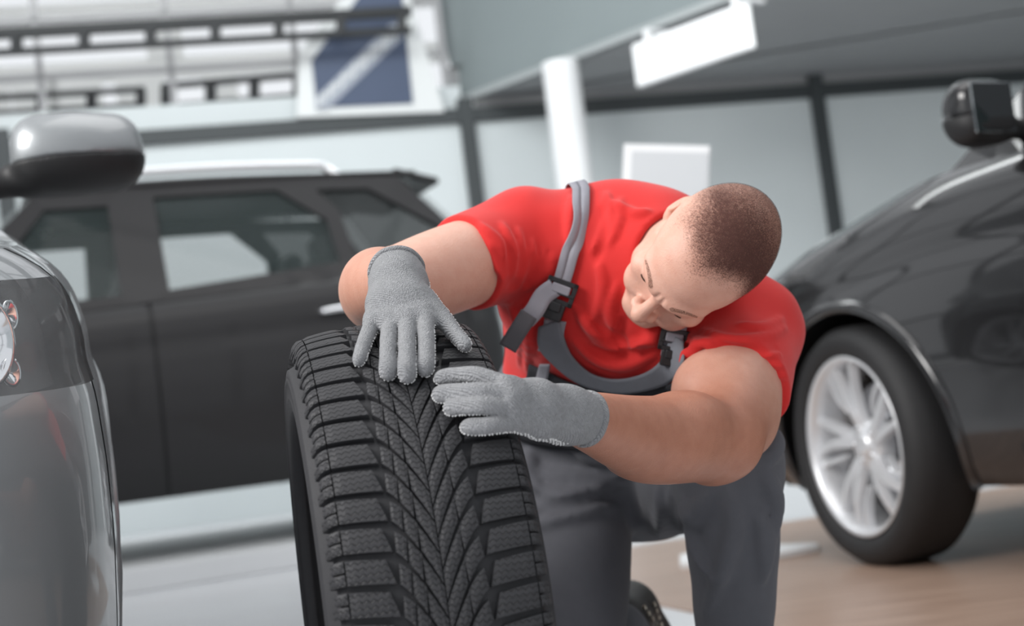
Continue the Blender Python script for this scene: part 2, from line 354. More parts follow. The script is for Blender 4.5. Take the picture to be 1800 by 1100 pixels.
# hanging sign
def plane_pt(x, y, p0, n_):
    v = cd_+(x-900)/FPX*cr_-(y-550)/FPX*cu_; return CAM+v*(((p0-CAM)@n_)/(v@n_))
hp = f0+fnn*.30
TL, TRt, BL = plane_pt(1114, 74, hp, fnn), plane_pt(1320, 12, hp, fnn), plane_pt(1124, 150, hp, fnn)
cen = (plane_pt(1325, 90, hp, fnn)+TL)/2; hw_, hh_ = abs((TRt-TL)@fd), abs((TL-BL)[2])
hs_ = empty('hanging_sign', tuple(cen), 0, 'white rectangular hanging sign board under the edge of the mezzanine', 'sign')
FRS = np.stack([fd, -fnn, np.array([0, 0, 1.0])], 1); signw = mat('sign_board_white', (.88, .89, .90), .4)
box('board', (0, 0, 0), (hw_, .05, hh_), signw, hs_, .02, FRS)
gm = mat('faint_print', (.70, .71, .72), .6)
for i in range(14): box('printed_mark', FRS@np.array([-.26*hw_+i*.04*hw_, -.027, 0]), (.026*hw_, .004, hh_*(.16 if i % 3 else .24)), gm, hs_, 0, FRS)
for s in (-.36, .40): box('hanger', FRS@np.array([s*hw_, .0, hh_/2+.03]), (.05, .03, .08), whitem, hs_, .004, FRS); box('hanger_arm', FRS@np.array([s*hw_, .14, hh_/2+.06]), (.04, .30, .03), whitem, hs_, .004, FRS)
# information stand behind the man
ist = floor_pt(1300, 985); st = empty('information_stand', (ist[0], ist[1], 0), R(-6), 'white information stand with a tilted blank board behind the man', 'stand')
lightg = mat('board_face', (.56, .58, .60), .5)
tl_ = np.stack([np.array([1, 0, 0]), nrm((.10, .97, .22)), nrm(np.cross((1, 0, 0), nrm((.0, .97, .22))))], 1); ry = R(9.5)
RY = np.array(Matrix.Rotation(ry, 3, 'Y')); fr_s = RY@np.array(Matrix.Rotation(R(-13), 3, 'X'))
bcn = np.array([-.085, 0, 1.20])
box('board_frame', bcn, (.285, .022, .36), whitem, st, .005, fr_s); box('board_face', bcn+fr_s@np.array([.010, -.0125, -.01]), (.25, .004, .325), lightg, st, 0, fr_s)
tube('pole', [(-.05, .03, .02), (-.06, .03, .6), (-.08, .03, 1.15)], .022, whitem, st, 14)
foot = extrude_poly('base_plate', [(-.19, -.10, 0), (.10, -.13, 0), (.255, -.03, 0), (.255, .02, 0), (.05, .16, 0), (-.19, .13, 0)], (0, 0, .028), whitem, st, .008)
# rest of the hall, left open to daylight between mullions
wl = struct(empty('wall_left', (-6.5, 3, 0)))
for y in np.arange(-8, 9.1, 1.4): box('mullion', (0, y, 2.8), (.1, .09, 5.6), postm, wl, 0)
for z in (.05, 1.1, 2.8, 5.5): box('transom', (0, .5, z), (.09, 17, .09), postm, wl, 0)
wr_ = struct(box('wall_right', (7.2, 4.0, 1.57), (.15, 18, 3.14), panelm, bev=0))
wf = struct(empty('wall_front', (0, -5.5, 0)))
for x in np.arange(-6.4, 7.1, 1.6): box('mullion', (x, 0, 2.8), (.09, .1, 5.6), postm, wf, 0)
for z in (.05, 2.6, 5.5): box('transom', (.3, 0, z), (13.6, .09, .09), postm, wf, 0)
rf = struct(empty('ceiling_truss', (0, 0, 5.6))); rf.name = 'trim_6'
for y in np.arange(-5, 11, 2.2): box('roof_beam', (-1, y, 0), (11, .22, .35), postm, rf, 0)
for x in (-5.5, -3, -.5, 2): box('roof_purlin', (x, 3, .1), (.12, 17, .15), mull, rf, 0)
# ------------------------------------------------------------------ cars
glossk = mat('gloss_black_trim', (.008, .008, .009), .12, spec=.5, coat=.5)
plast = mat('rough_black_plastic', (.016, .016, .017), .55)
chrome = mat('chrome', (.82, .83, .85), .08, 1)
alloy = mat('silver_alloy', (.76, .77, .79), .34, .55)
cartyre = mat('car_tyre_rubber', (.018, .018, .019), .65, noise=.15, nscale=40)
tint = mat('tinted_glass', (.10, .13, .13), .02, spec=.5); nt, b = sn(tint); b.inputs['Alpha'].default_value = .30
privacy = mat('privacy_glass', (.02, .024, .024), .03, spec=.5); nt, b = sn(privacy); b.inputs['Alpha'].default_value = .88
clearg = mat('lamp_glass', (.8, .82, .84), .02, spec=.5); nt, b = sn(clearg); b.inputs['Alpha'].default_value = .16
intm = mat('car_interior', (.022, .022, .024), .7)
mirg = mat('mirror_glass', (.25, .27, .28), .05, 1)
redm = mat('red_reflector', (.45, .02, .02), .2)
def paint(name, col, metal=.6, rough=.28, coat=1.0): return mat(name, col, rough, metal, coat=coat, noise=.04, nscale=900)
def smooth1(a, it):
    a = np.array(a, float)
    for _ in range(it): a[1:-1] = .25*a[:-2]+.5*a[1:-1]+.25*a[2:]
    return a
class Car: pass
def make_car(name, label, origin, heading, pm, fo=.86, wb=2.68, ro=.82, W=.905, belt=(1.0, 1.08), hood=(.80, .90, 1.0), roof=1.60, wr=.345, cab=None, zb=.22, windows=None, rails=False, spec=None):
    """heading: unit 2D vector of travel; origin: world point under the front axle centre"""
    spec = spec or {}; a = math.atan2(heading[1], heading[0]); root = empty(name, (origin[0], origin[1], 0), a, label, 'car')
    xf, xr = fo, -wb-ro
    cp_ = spec.get('plan') or [(xf, 0), (xf-.012, .28), (xf-.05, .52), (xf-.13, .70), (xf-.27, .81), (xf-.50, .868), (0.1, W-.008), (-.5, W), (-wb*.6, W), (-wb-.15, W-.005), (xr+.32, W-.05), (xr+.14, W-.14), (xr+.04, .60), (xr+.008, .3), (xr, 0)]
    cv = catmull(np.array(cp_), 40); seg = np.r_[0, np.cumsum(np.linalg.norm(np.diff(cv, axis=0), axis=1))]; n = int(seg[-1]/.016); s = np.linspace(0, seg[-1], n); pl = np.stack([np.interp(s, seg, cv[:, i]) for i in (0, 1)], 1)
    T = np.gradient(pl, axis=0); T /= np.linalg.norm(T, axis=1)[:, None]; Nn = np.stack([-T[:, 1], T[:, 0]], 1)
    Nn *= np.sign((Nn*(pl-np.array([(xf+xr)/2, 0]))).sum(1))[:, None]
    Nn[0] = (1, 0); Nn[-1] = (-1, 0)
    X = pl[:, 0]
    iw = np.argmax(X < 0.0)
    # height of the upper edge round the car
    ctrl = spec.get('top') or [(xf+.01, hood[0]-.03), (xf-.06, hood[0]), (xf-.3, hood[0]+.025), (0.1, hood[1]), (-.35, hood[2]), (-.75, belt[0]), (-wb, belt[1]), (xr+.3, belt[1]), (xr, belt[1]-.03)]
    ctrl = sorted(ctrl); zt = smooth1(np.interp(X, [c[0] for c in ctrl], [c[1] for c in ctrl]), 60)
    tk = np.linspace(0, 1, 60); pk = spec.get('prof') or [(0, .085), (.06, .05), (.2, .022), (.4, .004), (.55, 0), (.70, .008), (.76, .022), (.80, .016), (.90, .030), (.96, .055), (1, .10)]
    po = smooth1(np.interp(tk, [p[0] for p in pk], [p[1] for p in pk]), 3)
    rows = np.linspace(0, 1, 46); off = np.interp(rows, tk, po)
    Z = zb+(zt-zb)[:, None]*rows[None]
    front = np.clip((X-(xf-.35))/.3, 0, 1); rear = np.clip(((xr+.35)-X)/.3, 0, 1)
    O = off[None]*(1+.35*front+.2*rear)[:, None]
    Vw = np.stack([X[:, None]-Nn[:, :1]*O, pl[:, 1:]-Nn[:, 1:]*O, Z], -1)      # (n, rows, 3)
    def yat(x, z):
        side = np.where((X < xf-.25) & (X > xr+.2))[0]; i = side[np.argmin(abs(X[side]-x))]; return np.interp(z, Vw[i, :, 2], Vw[i, :, 1])
    arch = wr+.055; axl = [(0, wr), (-wb, wr)]
    for ax_, az in axl:                                   # snap to arch circles
        dx, dz = Vw[..., 0]-ax_, Vw[..., 2]-az; r_ = np.hypot(dx, dz); m_ = (r_ < arch) & (r_ > arch-.018) & (Vw[..., 1] > .4); f_ = np.where(m_, arch/np.maximum(r_, 1e-6), 1); Vw[..., 0] = ax_+dx*f_; Vw[..., 2] = az+dz*f_
    Q = grid_faces(n, len(rows)); c = Vw.reshape(-1, 3)[Q].mean(1); keep = np.ones(len(Q), bool)
    for ax_, az in axl: keep &= ~((np.hypot(c[:, 0]-ax_, c[:, 2]-az) < arch-.002) & (c[:, 1] > .4))
    col_ = np.repeat(np.arange(n-1), len(rows)-1); row_ = np.tile(np.arange(len(rows)-1), n-1); xm = X[col_]
    lamp = np.zeros(len(Q), bool)
    if 'lamp' in spec: lamp = spec['lamp'](rows[row_], s[col_]) & keep
    gaps = spec.get('gaps') or (xf-.36, -.60, -1.55, -2.42, xr+.40)
    names = ['front_bumper', 'front_fender', 'front_door', 'rear_door', 'rear_quarter', 'rear_bumper']; lim = [9]+list(gaps)+[-9]
    Mir = np.array([1, -1, 1])
    def panel(nm, sel, m, mirror=True, push=0, V0=None):
        V0 = Vw.reshape(-1, 3) if V0 is None else V0
        for sgn_ in ((1, -1) if mirror else (1,)):
            q = Q[sel]; u_ = np.unique(q)
            if len(u_) == 0: return
            rm_ = np.full(len(V0), -1); rm_[u_] = np.arange(len(u_)); v = V0[u_].copy(); qq = rm_[q]
            if sgn_ < 0: v = v*Mir; qq = qq[:, ::-1]
            o = link(nm, mesh_np(nm, v, qq), m, root)
    for k in range(6):
        sel = keep & ~lamp & (xm <= lim[k]-(.003 if k else 0)) & (xm > lim[k+1]+.003)
        if k in (2, 3): low = c[:, 2] < spec.get('sill', .34); panel(names[k], sel & ~low, pm); panel('sill', sel & low, plast)
        elif k in (0, 5): low = c[:, 2] < spec.get('bump', .36); panel(names[k], sel & ~low, pm); panel('lower_bumper', sel & low, plast)
        else: panel(names[k], sel, pm)
    # dark lining just inside so that the panel gaps read as shadow lines
    Vi = Vw.copy(); Vi[..., 0] -= Nn[:, :1]*.012; Vi[..., 1] -= Nn[:, 1:]*.012; panel('inner_lining', keep & ~lamp, plast, V0=Vi.reshape(-1, 3))
    if lamp.any():
        Vl = Vw.copy(); Vl[..., 0] -= Nn[:, :1]*.05; Vl[..., 1] -= Nn[:, 1:]*.05; panel('lamp_housing', lamp, plast, V0=Vl.reshape(-1, 3)); panel('headlight_lens', lamp, clearg)
    # bonnet
    ic_ = np.argmax(X < spec.get('cowl', -.42)); E = Vw[:ic_, -1]; u = np.linspace(-1, 1, 25); crown = .045*np.clip((xf-E[:, 0])/.5, .1, 1)
    H = np.zeros((ic_, 25, 3)); H[..., 0] = E[:, :1]; H[..., 1] = E[:, 1:2]*u[None]; H[..., 2] = E[:, 2:]+crown[:, None]*(1-np.abs(u[None])**2.4)
    link('bonnet', mesh_np('bonnet', H.reshape(-1, 3), grid_faces(ic_, 25)), pm, root)
    # arch lips, wells, underbody
    for ax_, az in axl:
        for sg in (1, -1):
            th = np.linspace(R(-18), R(198), 40); pts = np.array([(ax_+arch*math.cos(t), sg*(yat(ax_+arch*math.cos(t), az+arch*math.sin(t))-.004), az+arch*math.sin(t)) for t in th])
            tube('arch_lip', pts, spec.get('lip', .016), spec.get('lipm', plast), root, 8)
            th = np.linspace(R(-12), R(192), 36); yo = np.array([sg*(yat(ax_+arch*math.cos(t), az+arch*math.sin(t))-.01) for t in th]); Gw = np.zeros((36, 4, 3))
            for j_, (yy, rr__) in enumerate(((None, arch+.004), (.62, arch+.02), (.50, arch-.02), (.48, .04))):
                Gw[:, j_, 0] = ax_+rr__*np.cos(th); Gw[:, j_, 2] = az+rr__*np.sin(th); Gw[:, j_, 1] = yo if yy is None else sg*yy
            link('wheel_well', mesh_np('wheel_well', Gw.reshape(-1, 3), grid_faces(36, 4)), plast, root)
    box('underbody', ((xf+xr)/2, 0, zb+.06), (xf-xr-.5, 1.2, .12), plast, root, 0)
    # wheels
    for ax_, st_ in ((0, spec.get('steer', 0)), (-wb, 0)):
        for sg in (1, -1): wheel(root, (ax_, sg*(W-spec.get('inset', .115)), wr), wr, sg, st_)
    # greenhouse
    g = cab or dict(a0=-.42, a1=-1.12, r1=-2.75, d0=-3.28)
    ya = W-.075; tum = .42
    def ys(x, z):
        zb_ = np.interp(x, [-wb, -.6], [belt[1], belt[0]]); t = np.clip((x-g['r1'])/(g['a1']-g['r1']), -.6, 1.6); return ya-.02-max(z-zb_, -.04)*tum-.05*max(0, (t-.75))**2-.06*max(0, -.1-t)
    def fill(nm, outer, holes, m, side=1, th=.03, offn=0.0):
        from mathutils.geometry import delaunay_2d_cdt
        def dens(L_):
            o_ = []
            for i in range(len(L_)):
                p, q = np.array(L_[i]), np.array(L_[(i+1) % len(L_)]); k_ = max(1, int(np.linalg.norm(q-p)/.09)); o_ += [p+(q-p)*j/k_ for j in range(k_)]
            return o_
        P2, Ed = [], []
        for L_ in [outer]+holes:
            d_ = dens(L_); b0_ = len(P2); P2 += d_; Ed += [(b0_+i, b0_+(i+1) % len(d_)) for i in range(len(d_))]
        vo, eo, fo_, *_ = delaunay_2d_cdt([Vector(p) for p in P2], Ed, [], 0, 1e-5)
        def inside(p, L_):
            r_ = False
            for i in range(len(L_)):
                (x1, y1), (x2, y2) = L_[i], L_[(i+1) % len(L_)]
                if (y1 > p[1]) != (y2 > p[1]) and p[0] < (x2-x1)*(p[1]-y1)/(y2-y1)+x1: r_ = not r_
            return r_
        fs_ = []
        for f in fo_:
            c_ = sum((vo[i] for i in f), Vector((0, 0)))/len(f)
            if inside(c_, outer) and not any(inside(c_, h_) for h_ in holes): fs_.append(f)
        Vs = [(v.x, side*(ys(v.x, v.y)+offn), v.y) for v in vo]; o = link(nm, mesh_py(nm, Vs, [tuple(f) for f in fs_]), m, root, smooth=False)
        if th: md = o.modifiers.new('t', 'SOLIDIFY'); md.thickness = th; md.offset = 0
        return o
    zr_ = roof-.07
    zB = lambda x: float(np.interp(x, [-wb, -.6], [belt[1], belt[0]]))
    outer = [(g['a0'], zB(g['a0'])-.03), (g['a1'], zr_), ((g['a1']+g['r1'])/2, zr_+.02), (g['r1'], zr_-.01), (g['d0'], zB(g['d0'])-.03)]
    wins = windows or [[(-.80, belt[0]+.03), (-1.22, zr_-.08), (-1.50, zr_-.07), (-1.50, belt[0]+.035)], [(-1.60, belt[0]+.04), (-1.60, zr_-.07), (-2.25, zr_-.08), (-2.42, belt[1]+.05)], [(-2.52, belt[1]+.05), (-2.40, zr_-.10), (-2.66, zr_-.12), (-2.95, belt[1]+.10)]]
    for sg in (1, -1):
        fill('side_frame', outer, wins, pm, sg)
        for wi_, wv_ in enumerate(wins): fill('side_window', wv_, [], privacy if wi_ == 2 else tint, sg, 0, -.004)
    # roof, windscreen, tailgate
    xs = np.linspace(g['a1']+.03, g['r1']-.10, 24); u = np.linspace(-1, 1, 17); Rf = np.zeros((24, 17, 3))
    for i, x in enumerate(xs):
        yy = ys(min(max(x, g['r1']), g['a1']), zr_)+.012; zc_ = zr_+.02+.0*x; t = (x-xs[0])/(xs[-1]-xs[0]); cz = .07*math.sin(math.pi*min(1, .25+.7*t))
        Rf[i, :, 0] = x; Rf[i, :, 1] = yy*u; Rf[i, :, 2] = zr_+.0+.015*math.sin(math.pi*t)+cz*(1-np.abs(u)**3)
    o = link('roof', mesh_np('roof', Rf.reshape(-1, 3), grid_faces(24, 17)), pm, root); md = o.modifiers.new('t', 'SOLIDIFY'); md.thickness = .02
    def screen(nm, x0, z0, x1, z1, m):
        G = np.zeros((10, 13, 3))
        for i, t in enumerate(np.linspace(0, 1, 10)):
            x, z = x0+(x1-x0)*t, z0+(z1-z0)*t; yy = ys(x, z)-.03-(.14 if (z < belt[1]-.02 and x < -1.5) else 0); G[i, :, 0] = x+(.10 if x0 > -1.5 else -.07)*(1-np.linspace(-1, 1, 13)**2); G[i, :, 1] = yy*np.linspace(-1, 1, 13); G[i, :, 2] = z
        link(nm, mesh_np(nm, G.reshape(-1, 3), grid_faces(10, 13)), m, root)
    screen('windscreen', g['a0']-.01, zB(g['a0'])-.02, g['a1'], zr_, tint); screen('tailgate', xr+.06, .55, g['d0']-.02, belt[1]+.06, pm); screen('rear_window', g['d0']-.02, belt[1]+.06, g['r1']-.06, zr_, tint)
    sp_ = extrude_poly('spoiler', [(g['r1']-.02, -.55, zr_+.02), (g['r1']-.02, .55, zr_+.02), (g['r1']-.27, .50, zr_-.035), (g['r1']-.27, -.50, zr_-.035)], (0, 0, .035), pm, root, .012)
    box('cabin_shelf', ((g['a0']+g['d0'])/2, 0, belt[0]-.08), (abs(g['d0']-g['a0'])-.1, 1.45, .06), intm, root, 0)
    if rails:
        for sg in (1, -1):
            xs = np.linspace(g['a1']-.12, g['r1']+.30, 24); pts = [(x, sg*(ys(x, zr_)-.035), zr_+.075+.018*math.sin(math.pi*(i/23))) for i, x in enumerate(xs)]; pts[0] = (xs[0]+.03, pts[0][1], zr_+.0); pts[-1] = (xs[-1]-.03, pts[-1][1], zr_+.01)
            o = tube('roof_rail', pts, .022, alloy, root, 10)
    for x in (-1.25, -2.15):                                 # seats
        for y in (.36, -.36):
            o = box('seat_back', (x-.10, y, 1.05), (.16, .48, .55), intm, root, .06); box('headrest', (x-.16, y, 1.37), (.10, .26, .18), intm, root, .04)
    # handles and mirrors
    for x in spec.get('handles', (-1.42, -2.28)):
        for sg in (1, -1):
            z = belt[0]-.13+.03*(x < -2); y = yat(x, z); tube('door_handle', catmull([(x-.09, sg*(y-.01), z), (x-.07, sg*(y+.028), z), (x, sg*(y+.034), z+.004), (x+.07, sg*(y+.028), z), (x+.09, sg*(y-.01), z)], 4), .013, spec.get('handlem', pm), root, 8)
    c_ = Car(); c_.root = root; c_.yat = yat; c_.Vw = Vw; c_.X = X; c_.Nn = Nn; c_.ys = ys; c_.s = s; c_.a = a; c_.o = np.array([origin[0], origin[1], 0])
    c_.loc = lambda p: np.array(Matrix.Rotation(-a, 3, 'Z'))@(np.asarray(p)-c_.o); c_.wld = lambda p: np.array(Matrix.Rotation(a, 3, 'Z'))@np.asarray(p)+c_.o
    return c_
WHEEL = {}
def wheel(root, loc, r, sg, steer):
    """tyre, rim and spokes; local x is the axle pointing outwards"""
    if r not in WHEEL:
        rr_ = r*.745; tw = .112
        ty = lathe_mesh('tyre', [(-tw*.8, rr_), (-tw*.98, r*.86), (-tw*.95, r*.93), (-tw*.72, r*.99), (-tw*.35, r), (tw*.35, r), (tw*.72, r*.99), (tw*.95, r*.93), (tw*1.0, r*.86), (tw*.92, r*.79), (tw*.8, rr_+.004), (tw*.7, rr_)], 72)
        rim = lathe_mesh('rim', [(tw*.76, rr_-.002), (tw*.86, rr_+.004), (tw*.88, rr_-.004), (tw*.80, rr_-.012), (tw*.62, rr_-.02), (-.02, rr_-.035), (-tw*.7, rr_-.03), (-tw*.75, rr_)], 72)
        disc = lathe_mesh('brake_disc', [(-.03, .03), (-.03, rr_*.66), (-.018, rr_*.68), (-.018, .03)], 40)
        bm = bmesh.new()
        def spoke(a0, a1, r0, r1, w0, w1, x0, x1, th=.02):
            V = []
            for t in np.linspace(0, 1, 6):
                a_ = a0+(a1-a0)*t; rad = r0+(r1-r0)*t; w_ = w0+(w1-w0)*t; x_ = x0+(x1-x0)*t+.012*math.sin(math.pi*t); cdir = np.array([0, math.cos(a_), math.sin(a_)]); td = np.array([0, -math.sin(a_), math.cos(a_)]); c_ = cdir*rad+np.array([x_, 0, 0])
                V.append([bm.verts.new(c_+td*w_*i+np.array([j*th, 0, 0])) for i, j in ((-1, -1), (-.72, .1), (.72, .1), (1, -1))])
            for p, q in zip(V[:-1], V[1:]):
                for i in range(4): bm.faces.new((p[i], p[(i+1) % 4], q[(i+1) % 4], q[i]))
            bm.faces.new(V[0][::-1]); bm.faces.new(V[-1])
        spoke(-.10, .0, .05, rr_-.012, .020, .011, .055, .070); spoke(.16, .42, .05, rr_-.012, .022, .014, .058, .072); spoke(.62, .56, rr_*.45, rr_-.012, .008, .010, .056, .068)
        bmesh.ops.recalc_face_normals(bm, faces=bm.faces); sp = bpy.data.meshes.new('spoke'); bm.to_mesh(sp); bm.free(); sp.materials.append(alloy)
        hub = lathe_mesh('hub', [(0, .078), (.045, .074), (.058, .060), (.060, .036), (.066, .034), (.069, .022), (.070, 0.0005)], 40)
        nutm = lathe_mesh('wheel_nut', [(.05, .0095), (.064, .0095), (.066, .007), (.066, .0005)], 6)
        WHEEL[r] = (ty, rim, disc, sp, hub, nutm)
    ty, rim, disc, sp, hub, nutm = WHEEL[r]
    wh = link('wheel', ty, cartyre, root); wh.location = loc; wh.rotation_euler = (0, 0, (R(90) if sg > 0 else R(-90))+steer)
    for nm, me, m in (('rim', rim, alloy), ('brake_disc', disc, chrome), ('hub', hub, alloy)): link(nm, me, m, wh)
    for i in range(5): o = link('spoke', sp, None, wh, False); o.rotation_euler = (i*2*math.pi/5+.3, 0, 0)
    for i in range(5): o = link('wheel_nut', nutm, chrome, wh, False); a_ = i*2*math.pi/5+.6; o.location = (0, .05*math.cos(a_), .05*math.sin(a_))
def mirror(car, x, z, sg, cap, size=1.0, y0=None, half=(.06, .118, .064), rad=.034):
    """door mirror: painted cap, dark lower shell, stalk, glass and repeater lamp; housing sculpted in car space"""
    y = (car.ys(x, z)+.02) if y0 is None else y0
    c = np.array([x, sg*(y+.155*size), z]); V = Vol(c-.2, c+.2, .004)
    hx, hy, hz = (v*size for v in half); V.rbox(c, (hx, hy, hz), rad*size, .01); V.ell(c+np.array([hx*.55, 0, -.004]), (hx*.95, hy*.95, hz*.95), .03)
    V.plane(c+np.array([-.045*size, 0, 0]), (-1, 0, .05)); full = V.f.copy()
    V.plane(c+np.array([0, 0, -.018*size]), (0, sg*.03, -1), k=.002); link('mirror_cap', V.mesh('mirror_cap', 1), cap, car.root)
    V.f = full-.003; V.plane(c+np.array([0, 0, -.018*size]), (0, -sg*.03, 1), k=.002)
    V.cone((x-.01, sg*(y-.03), z-.055*size), c+np.array([-.01, 0, -.045])*size, .030*size, .022*size, .03); link('mirror_shell', V.mesh('mirror_shell', 1), plast, car.root)
    box('mirror_glass', c+np.array([-.047*size, 0, .0]), (.006, hy*1.6, hz*1.6), mirg, car.root, .003)
    tube('indicator_lamp', [c+np.array([.075*size, sg*hy*.5, -.012*size]), c+np.array([.05*size, sg*hy*.85, -.010*size]), c+np.array([.01*size, sg*hy*1.02, -.008*size])], .010*size, clearg, car.root, 8)
# ---- silver car at the left edge
silver = paint('silver_paint', (.27, .285, .295), .45, .42, .75)
ph1 = R(25); hs = nrm((math.sin(ph1), -math.cos(ph1))); ls = np.array([-hs[1], hs[0]])
pc = P(206, 850, 2.15); xf = .86
o_s = pc[:2]-hs*.15-ls*.905
def lamp_sel(t_, s_): return (s_ > .40) & (s_ < 1.04) & (t_ > .70) & (t_ < .925)
car1 = make_car('silver_car', 'silver car with clear headlight and folded-out door mirror at the left edge', o_s, hs, silver, fo=xf, wb=2.4, ro=.6, hood=(.81, .91, 1.02), belt=(1.03, 1.08), cab=dict(a0=-.42, a1=-1.05, r1=-2.35, d0=-2.80), windows=[[(-.80, 1.06), (-1.20, 1.45), (-1.46, 1.45), (-1.46, 1.06)], [(-1.56, 1.06), (-1.56, 1.45), (-2.1, 1.44), (-2.3, 1.12)]], spec=dict(lamp=lamp_sel, bump=.30, inset=.20, prof=[(0, .05), (.06, .025), (.2, .008), (.4, .0), (.55, 0), (.70, .006), (.76, .018), (.80, .014), (.90, .030), (.96, .055), (1, .10)], lip=.008, lipm=silver, gaps=(xf-.36, -.58, -1.5, -2.2, -2.6)))
m1 = car1.loc(P(134, 270, 2.78)); pass
wv1 = car1.Vw.reshape(-1, 3)@np.array(Matrix.Rotation(car1.a, 3, 'Z')).T+car1.o; q1 = wv1-CAM; D1 = q1@cd_; px1 = 900+FPX*(q1@cr_)/D1; py1 = 550-FPX*(q1@cu_)/D1
far_ = 1e9*((car1.Vw[..., 0].ravel() < .40) | (np.tile(np.arange(46), len(car1.X)) < 20)); i1 = np.argmin((px1+20)**2+(py1-597)**2+far_); n1 = car1.Nn[i1//46]; lp = car1.Vw.reshape(-1, 3)[i1]
prj = link('projector_lamp', lathe_mesh('projector_lamp', [(-.05, .001), (-.045, .03), (-.02, .050), (.0, .060), (.006, .060), (.006, .054), (-.01, .044), (-.012, .036), (-.004, .034), (.006, .022), (.010, .001)], 48), chrome, car1.root); prj.location = lp-np.array([n1[0], n1[1], 0])*.030; prj.rotation_euler = (0, 0, math.atan2(n1[1], n1[0]))
for dz_ in (.085, -.085):
    i2 = np.argmin((px1-62)**2+(py1-597-dz_*600)**2+far_); n2 = car1.Nn[i2//46]; l2_ = car1.Vw.reshape(-1, 3)[i2]; rf_ = link('side_reflector', lathe_mesh('side_reflector', [(-.01, .001), (0, .016), (.006, .018), (.006, .014), (0, .001)], 24), chrome, car1.root); rf_.location = l2_-np.array([n2[0], n2[1], 0])*.035; rf_.rotation_euler = (0, 0, math.atan2(n2[1], n2[0]))
mirror(car1, m1[0], m1[2], 1, silver, 1.0, y0=m1[1]-.155, half=(.062, .122, .074), rad=.052); mirror(car1, m1[0], m1[2], -1, silver, 1.0, y0=m1[1]-.155, half=(.062, .122, .074), rad=.052)
# ---- black car at the right
black = paint('black_paint', (.012, .012, .013), .1, .2)
th2 = R(63); hb = np.array([-math.cos(th2), math.sin(th2)]); lb = np.array([-hb[1], hb[0]])
wp = P(1548, 767, 4.10); o_b = wp[:2]-lb*(.905-.115)
car2 = make_car('black_car', 'glossy black car with silver alloy wheel parked behind the man at the right', o_b, hb, black, hood=(.84, .96, 1.05), belt=(1.06, 1.12), roof=1.62, spec=dict(lipm=black, lip=.02, steer=R(-10)))
m2 = car2.loc(P(1722, 196, 3.5)); pass
mirror(car2, m2[0], m2[2], 1, glossk, .95, y0=m2[1]-.147, half=(.055, .088, .082), rad=.05); mirror(car2, m2[0], m2[2], -1, glossk, .95, y0=m2[1]-.147, half=(.055, .088, .082), rad=.05)
# ---- dark estate car behind the tyre, on a low podium
dark = paint('dark_grey_paint', (.013, .0125, .014), 0, .5, .12)
th3 = R(22); h3 = np.array([-math.cos(th3), -math.sin(th3)]); l3 = np.array([-h3[1], h3[0]])
bp3 = P(250, 480, 6.4); o_d = bp3[:2]+h3*1.36-l3*.80
W3 = [[(-.60, 1.17), (-.98, 1.62), (-1.26, 1.62), (-1.26, 1.18)], [(-1.47, 1.19), (-1.47, 1.65), (-2.05, 1.65), (-2.26, 1.48), (-2.28, 1.26)], [(-2.36, 1.28), (-2.33, 1.53), (-2.24, 1.64), (-2.50, 1.63), (-2.82, 1.40), (-2.80, 1.31)]]
car3 = make_car('dark_estate_car', 'dark grey estate car with roof rails standing on the podium behind the tyre', o_d, h3, dark, wb=2.62, ro=.56, belt=(1.13, 1.23), roof=1.77, zb=.27, cab=dict(a0=-.35, a1=-.95, r1=-2.66, d0=-3.02), windows=W3, rails=True, spec=dict(gaps=(.5, -.52, -1.36, -2.30, -2.80), handles=(-2.22,), handlem=chrome, sill=.40))
car3.root.location.z = .10
pz = np.array([o_d[0], o_d[1], 0]); fx, fy = np.array([*h3, 0]), np.array([*l3, 0])
pod = extrude_poly('podium', [pz+fx*1.2+fy*1.05, pz-fx*3.4+fy*1.05, pz-fx*3.4-fy*1.3, pz+fx*1.2-fy*1.3], (0, 0, .10), whitem, None, .006)
tag(pod, 'low white display podium under the dark estate car', 'podium')
